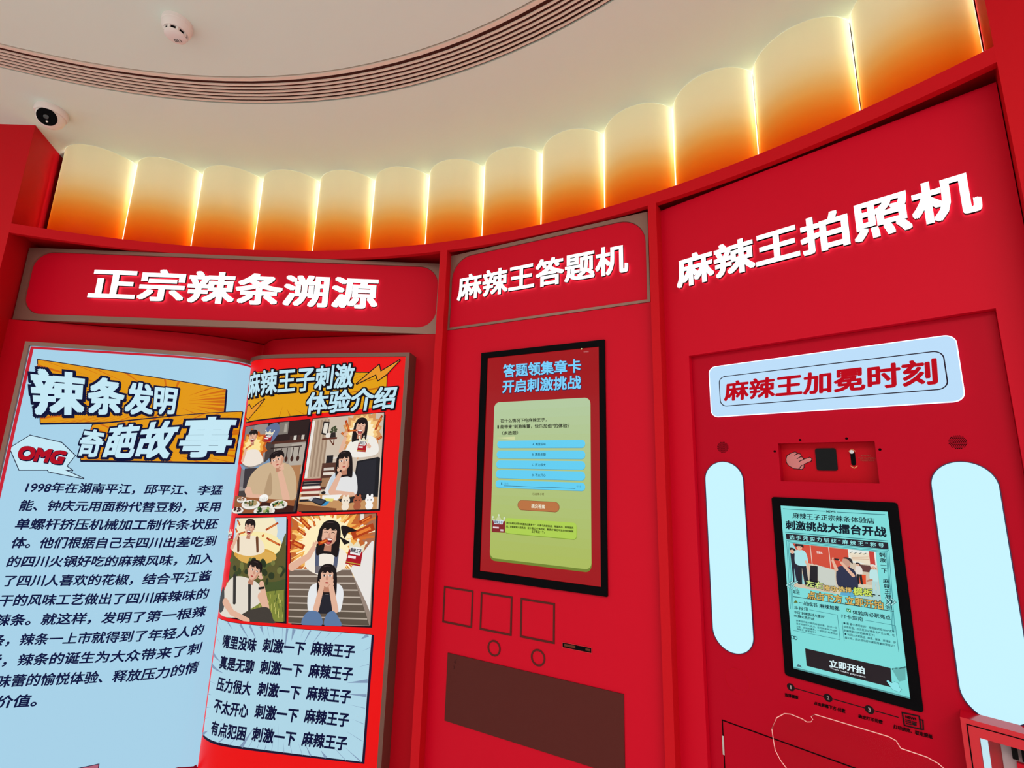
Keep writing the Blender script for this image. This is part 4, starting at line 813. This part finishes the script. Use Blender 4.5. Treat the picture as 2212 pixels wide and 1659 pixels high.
# the live picture on the touch screen
Q = Pic(At(P3, HR+.0028), [J(396, 1290), J(1690, 1505), J(1605, 770), J(325, 640)], None, False); Q.a.k = 60; k = Q
Q.rect(0, 1, 0, 1, (206, 190, 168)); Q.poly([(0, 1), (.06, 1), (.14, .1), (.0, .1)], (150, 214, 218)); Q.poly([(.04, 1), (.70, .99), (.70, .55), (.52, .52), (.16, .60)], (206, 74, 54)); Q.rect(.255, .265, .5, 1, (226, 196, 180)); Q.rect(.475, .485, .45, 1, (226, 196, 180)); Q.a.text('答题机', [Q.m(.33, .83), Q.m(.40, .83), Q.m(.40, .88), Q.m(.33, .88)], (236, 220, 214), .02, True, False)
Q.poly([(.30, .58), (.52, .50), (.52, .12), (.32, .16)], (200, 206, 196)); Q.rect(.70, 1, .72, 1, (226, 232, 226)); Q.poly([(.70, .92), (.94, .96), (.93, .72), (.74, .76)], (232, 220, 196)); [Q.ln([(.72+.05*i, .92), (.75+.05*i, .955)], .012, (80, 90, 90)) for i in range(4)]; [Q.ln([(.74, .8+.03*i), (.92, .83+.03*i)], .01, (206, 160, 130)) for i in range(3)]; Q.rect(.93, .985, .6, 1, (196, 60, 52)); Q.rect(.8, .93, .56, .70, (96, 58, 56)); Q.poly([(.60, .3), (1, .3), (1, 0), (.5, 0)], (214, 206, 180)); Q.poly([(.68, .2), (1, .22), (1, 0), (.6, 0)], (168, 206, 206)); Q.poly([(.80, .48), (.87, .50), (.86, .30), (.79, .30)], (222, 76, 38))
def figure(x, base, h, shirt, trousers, hair=(26, 22, 26), facing=0, cap=False):
    Q.poly([(x-.05*h, base+.5*h), (x+.06*h, base+.5*h), (x+.07*h, base), (x+.015*h, base), (x, base+.4*h), (x-.02*h, base), (x-.075*h, base)], trousers); [Q.e(x+d*h, base, .05*h, .02*h, (26, 24, 28)) for d in (-.05, .05)]
    Q.poly([(x-.075*h, base+.47*h), (x-.08*h, base+.70*h), (x-.05*h, base+.82*h), (x+.05*h, base+.83*h), (x+.09*h, base+.70*h), (x+.075*h, base+.47*h)], shirt, True); Q.e(x-.005*h, base+.90*h, .062*h, .078*h, SKIN); Q.poly([(x-.05*h, base+.91*h), (x-.05*h, base+.98*h), (x+.0*h, base+1.0*h), (x+.05*h, base+.97*h), (x+.05*h, base+.90*h), (x, base+.945*h)], hair, True)
    for d in (-.018, .014): Q.e(x+d*h, base+.905*h, .006*h, .008*h, (30, 20, 20))
    Q.ln([(x-.015*h, base+.862*h), (x+.012*h, base+.862*h)], .008*h, (150, 70, 60))
    if cap: Q.poly([(x-.055*h, base+.94*h), (x-.04*h, base+.99*h), (x+.03*h, base+.99*h), (x+.05*h, base+.935*h), (x-.08*h, base+.925*h)], (24, 22, 28))
figure(.03, .12, .78, (30, 30, 48), (28, 30, 52)); figure(.13, .10, .92, (170, 224, 228), (28, 30, 44), cap=True); Q.limb(.19, .62, .23, .44, .05, .04, SKIN)
Q.poly([(.24, .55), (.33, .55), (.30, .08), (.2, .1)], (28, 26, 34)); figure(.80, .30, .44, (226, 218, 208), (28, 26, 30)); figure(.965, .12, .62, (186, 226, 226), (176, 212, 212), (220, 220, 214)); Q.limb(.93, .42, .88, .38, .04, .03, SKD)
Q.poly([(.56, 0), (.60, .20), (.72, .20), (.74, 0)], (92, 170, 206)); Q.poly([(.555, .18), (.55, .52), (.60, .62), (.70, .62), (.765, .52), (.76, .18)], (40, 44, 72), True); Q.limb(.55, .54, .52, .72, .07, .05, SKIN); Q.hand(.525, .76, .03, 1.2); Q.e(.675, .72, .075, .10, (196, 150, 130)); Q.poly([(.64, .80), (.68, .83), (.74, .80), (.745, .70), (.72, .74), (.69, .79)], (40, 36, 40), True); Q.limb(.735, .46, .62, .70, .07, .055, SKIN); Q.hand(.60, .75, .032, 2.5); Q.rect(.545, .60, .74, .78, (24, 22, 28))
Q.a.build('live_picture', 'screen', scr)
a2 = Art(At(P3, HR+.0028), .0002+.00012*max(len(Q.a.L)+64, 1)); a2.k = 0
def both(tx, q, edge, fill): a2.text(tx, q, edge, .07, 'ring'); a2.text(tx, q, fill, .022, True)
both('左右', [J(592, 1270), J(842, 1316), J(838, 1215), J(592, 1180)], (30, 40, 40), (206, 226, 130)); both('滑动·选择', [J(858, 1332), J(1270, 1368), J(1262, 1290), J(856, 1252)], (60, 56, 40), (226, 190, 110)); both('模板', [J(1290, 1395), J(1575, 1420), J(1572, 1312), J(1290, 1285)], (30, 44, 30), (206, 226, 100)); both('点击下方 立即开拍', [J(615, 1450), J(1732, 1612), J(1722, 1490), J(612, 1340)], (30, 26, 22), (214, 176, 96))
for dx, sg in ((0, 1), (70, 1)): a2.line([a2.px(J(395+dx, 1200)), a2.px(J(305+dx, 1255)), a2.px(J(390+dx, 1315))], .0035, (30, 60, 70)); a2.line([a2.px(J(395+dx, 1200)), a2.px(J(305+dx, 1255)), a2.px(J(390+dx, 1315))], .0018, (176, 236, 236))
for dx in (0, 70): a2.line([a2.px(J(1770+dx, 1440)), a2.px(J(1840+dx, 1500)), a2.px(J(1775+dx, 1545))], .0035, (30, 60, 70)); a2.line([a2.px(J(1770+dx, 1440)), a2.px(J(1840+dx, 1500)), a2.px(J(1775+dx, 1545))], .0018, (176, 236, 236))
a2.build('screen_overlay', 'screen', scr)
a = scr_art
for i, ch in enumerate('刺激一下 麻辣王驾到'):
    if ch != ' ': y = 785+i*78; x = 1655+i*12; a.text(ch, [J(x, y+62), J(x+88, y+72), J(x+84, y+8), J(x-4, y)], DN, .022, False)
a.text('年轻', [J(372, 1400), J(470, 1412), J(466, 1352), J(370, 1340)], DN, .02, False); a.text('倍！', [J(1745, 1628), J(1850, 1640), J(1845, 1580), J(1740, 1568)], DN, .02, False); seg(J(374, 1440), J(1870, 1660), .0014)
a.pxpoly([JJ(208, 128), JJ(262, 128), JJ(250, 108), JJ(236, 94), JJ(222, 106)], (96, 110, 40)); a.text('一战成名 麻辣加冕', [JJ(275, 150), JJ(792, 232), JJ(792, 175), JJ(272, 100)], DN, .022, False)
a.pxpoly([JJ(884, 240), JJ(940, 252), JJ(938, 206), JJ(882, 198)], (24, 128, 70)); a.line([a.px(JJ(896, 222)), a.px(JJ(910, 236)), a.px(JJ(930, 216))], .0016, (220, 244, 230)); a.text('体验店必玩亮点', [JJ(964, 275), JJ(1448, 350), JJ(1445, 290), JJ(962, 218)], DN, .022, False)
a.text('本报讯', [JJ(215, 208), JJ(396, 238), JJ(394, 190), JJ(213, 165)], DN, .01, False); a.text('打卡指南', [JJ(814, 322), JJ(1095, 366), JJ(1092, 312), JJ(812, 272)], DN, .01, False)
seg(JJ(412, 218), JJ(768, 285), .0009, (40, 110, 120)); seg(JJ(768, 285), JJ(802, 595), .0009, (40, 110, 120)); seg(JJ(1125, 350), JJ(1508, 418), .0009, (40, 110, 120)); seg(JJ(1508, 418), JJ(1552, 755), .0009, (40, 110, 120)); seg(JJ(828, 370), JJ(856, 608), .0009, (40, 110, 120)); seg(JJ(208, 480), JJ(800, 598), .0009, (40, 110, 120))
a.text('今日“刺激挑战大擂台”', [JJ(218, 262), JJ(612, 330), JJ(612, 290), JJ(216, 228)], DN, .024, False); a.text('PK赛火热开战', [JJ(218, 308), JJ(474, 355), JJ(474, 318), JJ(216, 275)], DN, .024, False)
for i, tx in enumerate(('参赛选手展开激烈麻辣较量，其中一位', '选手凭借惊人实力，在吃辣条PK中战胜', '对手，麻辣热爆表，一举斩获“刺激挑战')):
    a.text(tx, [JJ(240+i*3, 366+i*38), JJ(764+i*3, 462+i*38), JJ(764+i*3, 436+i*38), JJ(240+i*3, 340+i*38)], (22, 70, 84), .012, False)
a.text('麻辣王”荣誉称号！', [JJ(249, 474), JJ(490, 518), JJ(490, 492), JJ(249, 448)], (22, 70, 84), .012, False)
for i, (tx, xa, xb) in enumerate((('● 看·最小透明车间：按照制药级GMP洁净', 846, 1496), ('标准打造，在这里见证辣条生产全过程，吃', 848, 1502), ('到最新鲜出炉的麻辣王子！', 852, 1245), ('● 玩·四大刺激挑战：麻度、辣度、麻辣度、穿', 862, 1514), ('越火线，闯关成功即可赢取限量独家周边！', 864, 1496))):
    y = 385+i*46; sl2 = .172*(xb-xa); a.text(tx, [JJ(xa, y+14), JJ(xb, y+14+sl2), JJ(xb, y-16+sl2), JJ(xa, y-16)], (16, 54, 68), .014, False)
u, z = a.px(JJ(222, 572)); a.line(circ(u-.004, z, .0042, 20), .0013, (20, 60, 70), True); a.line(circ(u+.002, z, .0042, 20), .0013, (20, 60, 70), True)
a.pxpoly([JJ(378, 930), JJ(1470, 1206), JJ(1448, 958), JJ(357, 706)], (30, 20, 28)); a.text('立即开拍', [JJ(672, 940), JJ(1116, 1034), JJ(1112, 944), JJ(668, 846)], (216, 240, 244), .03, True); a.text('Then make payment', [JJ(675, 972), JJ(1128, 1088), JJ(1128, 1062), JJ(675, 948)], (206, 214, 220), .02, True)
cur = [(1398, 1122), (1412, 1110), (1462, 1148), (1500, 1132), (1545, 1150), (1562, 1205), (1590, 1230), (1560, 1262), (1520, 1250), (1470, 1225), (1438, 1180)]
cp = [a.px(JJ(*p)) for p in cur]; a.line(cp, .001, (30, 60, 70), True); a.poly(cp, (140, 226, 230))
a.pxpoly([JJ(1555, 1130), JJ(1640, 1110), JJ(1640, 930), JJ(1475, 985)], (98, 174, 172)); a.text('$1000 Reward', [JJ(1468, 982), JJ(1640, 958), JJ(1638, 932), JJ(1466, 960)], (30, 60, 66), .03, True)
a.pxpoly([JJ(250, 935), JJ(320, 952), JJ(300, 920), JJ(268, 905)], (70, 110, 120)); a.pxpoly([JJ(212, 962), JJ(1700, 1350), JJ(1698, 1328), JJ(210, 940)], (84, 150, 152))
a.build('screen_page', 'screen', scr)
# printed step row below the screen
a = Art(R3, .0004); KB = (24, 8, 14)
seg(JJ(168, 1210), JJ(1540, 1596), .0022, KB)
for n_, (x, y) in enumerate(((168, 1210), (645, 1346), (1175, 1497))):
    u, z = a.px(JJ(x, y)); a.poly(circ(u, z, .0092, 30), KB); dw = .0011 if n_ == 0 else .0023; a.row(str(n_+1), u-dw, u+dw, z-.0042, z+.0042, (214, 196, 200), .02, False)
Y5 = lambda x, y: (1480+x*.33092, 1440+y*.33092)
for tx, q in (('选择模板', [Y5(652, 194), Y5(740, 213), Y5(740, 190), Y5(652, 171)]), ('点击屏幕下方-付款', [Y5(842, 246), Y5(1046, 304), Y5(1046, 276), Y5(842, 226)]), ('确定打印份数', [Y5(1130, 332), Y5(1290, 374), Y5(1292, 350), Y5(1132, 310)]), ('打印结束、取走报纸', [Y5(1360, 402), Y5(1615, 470), Y5(1616, 444), Y5(1362, 376)])): a.text(tx, q, KB, .035, True)
ni = [a.px(Y5(*p)) for p in ((1432, 382), (1540, 408), (1528, 322), (1418, 298))]; a.line(ni, .0028, KB, True); nj = [a.px(Y5(*p)) for p in ((1540, 408), (1556, 408), (1552, 348), (1532, 344))]; a.line(nj, .0026, KB, True)
a.text('NEWS', [Y5(1440, 334), Y5(1510, 350), Y5(1508, 334), Y5(1438, 317)], KB, .05, True)
for (xa, ya, xb, yb) in ((1440, 345, 1472, 353), (1442, 356, 1474, 364), (1445, 368, 1476, 376), (1482, 356, 1510, 363)): seg(Y5(xa, ya), Y5(xb, yb), .002, KB)
a.pxpoly([Y5(1484, 378), Y5(1512, 386), Y5(1511, 368), Y5(1483, 361)], KB); a.build('step_guide', 'ink', pb)
# service door, hinge, cable cover
dz = (R3.at(*Y5(240, 342))[1]+R3.at(*Y5(1100, 657))[1])/2; d0 = R3.at(*Y5(246, 480))[0]; d1 = rx1-.06
MB().ring(R3, [(d0, .25), (d1, .25), (d1, dz), (d0, dz)], [(d0+.003, .253), (d1-.003, .253), (d1-.003, dz-.003), (d0+.003, dz-.003)], .0002, .0007).build('door_gap', 'dark', pb)
hz0, hz1 = R3.at(*Y5(250, 572))[1], R3.at(*Y5(246, 448))[1]; MB().box(R3, d0-.001, d0+.004, hz0, hz1, .0007, .003).build('hinge', 'chrome', pb)
u, z = R3.at(*Y5(340, 95)); MB().ring(R3, circ(u, z, .033, 48), circ(u, z, .0318, 48), .0001, .0005).build('hole_cover', 'red_deep', pb)
# clear acrylic catch tray
H_T = .05; Tt = At(P3, HR+H_T)
tr = [(575, 470), (566, 405), (598, 333), (648, 306), (690, 310), (765, 341), (795, 361), (822, 360), (834, 345), (822, 325), (846, 311), (1330, 457), (1378, 484), (1408, 533), (1578, 590), (1650, 630), (1690, 664), (1740, 980), (800, 980), (700, 715), (622, 610), (588, 545)]
to = [Tt.at(*Y5(*p)) for p in tr]
MB().prism(P3, to, HR+H_T-.003, HR+H_T).build('clear_tray', 'acrylic', pb); ty = bpy.data.objects['clear_tray']
MB().tube([Tt(a_, b_, .0005) for a_, b_ in to], .0011, 6, True).build('tray_edge', 'pink_rim', ty, smooth=60)
for (a_, b_) in ((to[-4][0]+.03, to[-4][1]+.02), (to[-5][0]-.03, to[-5][1]+.02)): MB().prism(P3, circ(a_, b_, .004, 12), HR, HR+H_T-.003).build('tray_spacer', 'chrome', ty)

# ------------------------------------------------------------------ small dispenser box at the lower right
u, z = R3.at(2074.5, 1531.8); d = ray(2075.5, 1549); q = EYE+d*((z-EYE[2])/d[2]); hbx = -float((q-P3.p)@P3.n)
hbx = min(max(hbx, HR+.04), HR+.12); x1 = rx1-.004
db = root('dispenser_box', tuple(P3(u+.03, .55, HR)), 'small red dispenser box with a lit window under the right lamp', 'dispenser')
F3 = At(P3, hbx); fx = lambda x, y: F3.at(2000+x*.10789, 1480+y*.10789)
wz1 = fx(1065, 1055)[1]; wx0 = fx(1090, 1200)[0]; wx1 = x1-.004
MB().box(P3, u, x1, .55, z, HR+.0005, HR+.003).build('back', 'red_gloss', db)
MB().ring(P3, [(u, .55), (x1, .55), (x1, z), (u, z)], [(wx0, .60), (wx1, .60), (wx1, wz1), (wx0, wz1)], hbx-.004, hbx).build('front', 'red_gloss', db)
MB().box(P3, u, x1, z-.004, z, HR+.003, hbx-.004).build('lid', 'red_gloss', db)
MB().box(P3, u, u+.004, .55, z-.004, HR+.003, hbx-.004).box(P3, x1-.004, x1, .55, z-.004, HR+.003, hbx-.004).build('side', 'red_gloss', db)
gx = fx(825, 900)[0]; gz = fx(815, 770)[1]
MB().ring(P3, [(gx, .56), (x1-.002, .56), (x1-.002, gz), (gx, gz)], [(gx+.002, .562), (x1-.003, .562), (x1-.003, gz-.002), (gx+.002, gz-.002)], hbx+.0002, hbx+.0006).build('door_gap', 'dark', db)
MB().box(P3, wx0, wx1, .60, wz1, hbx-.004, hbx-.003).build('window', 'acrylic', db)
MB().box(P3, wx0+.001, wx0+.012, .60, wz1-.001, hbx-.014, hbx-.006).build('light_strip', 'lamp', db)
MB().box(P3, wx0+.03, wx1, .60, wz1-.002, HR+.006, HR+.012).build('inner_plate', mat('grey_plate', (176, 160, 164), .4), db)
mb = MB()
for i in range(4): mb.box(P3, wx0+.045+i*.014, wx0+.054+i*.014, wz1-.030, wz1-.004, HR+.012, HR+.024)
mb.build('roller', 'black', db)
MB().box(P3, wx0+.05, wx0+.085, wz1-.052, wz1-.036, HR+.012, HR+.022).build('button', 'red', db)
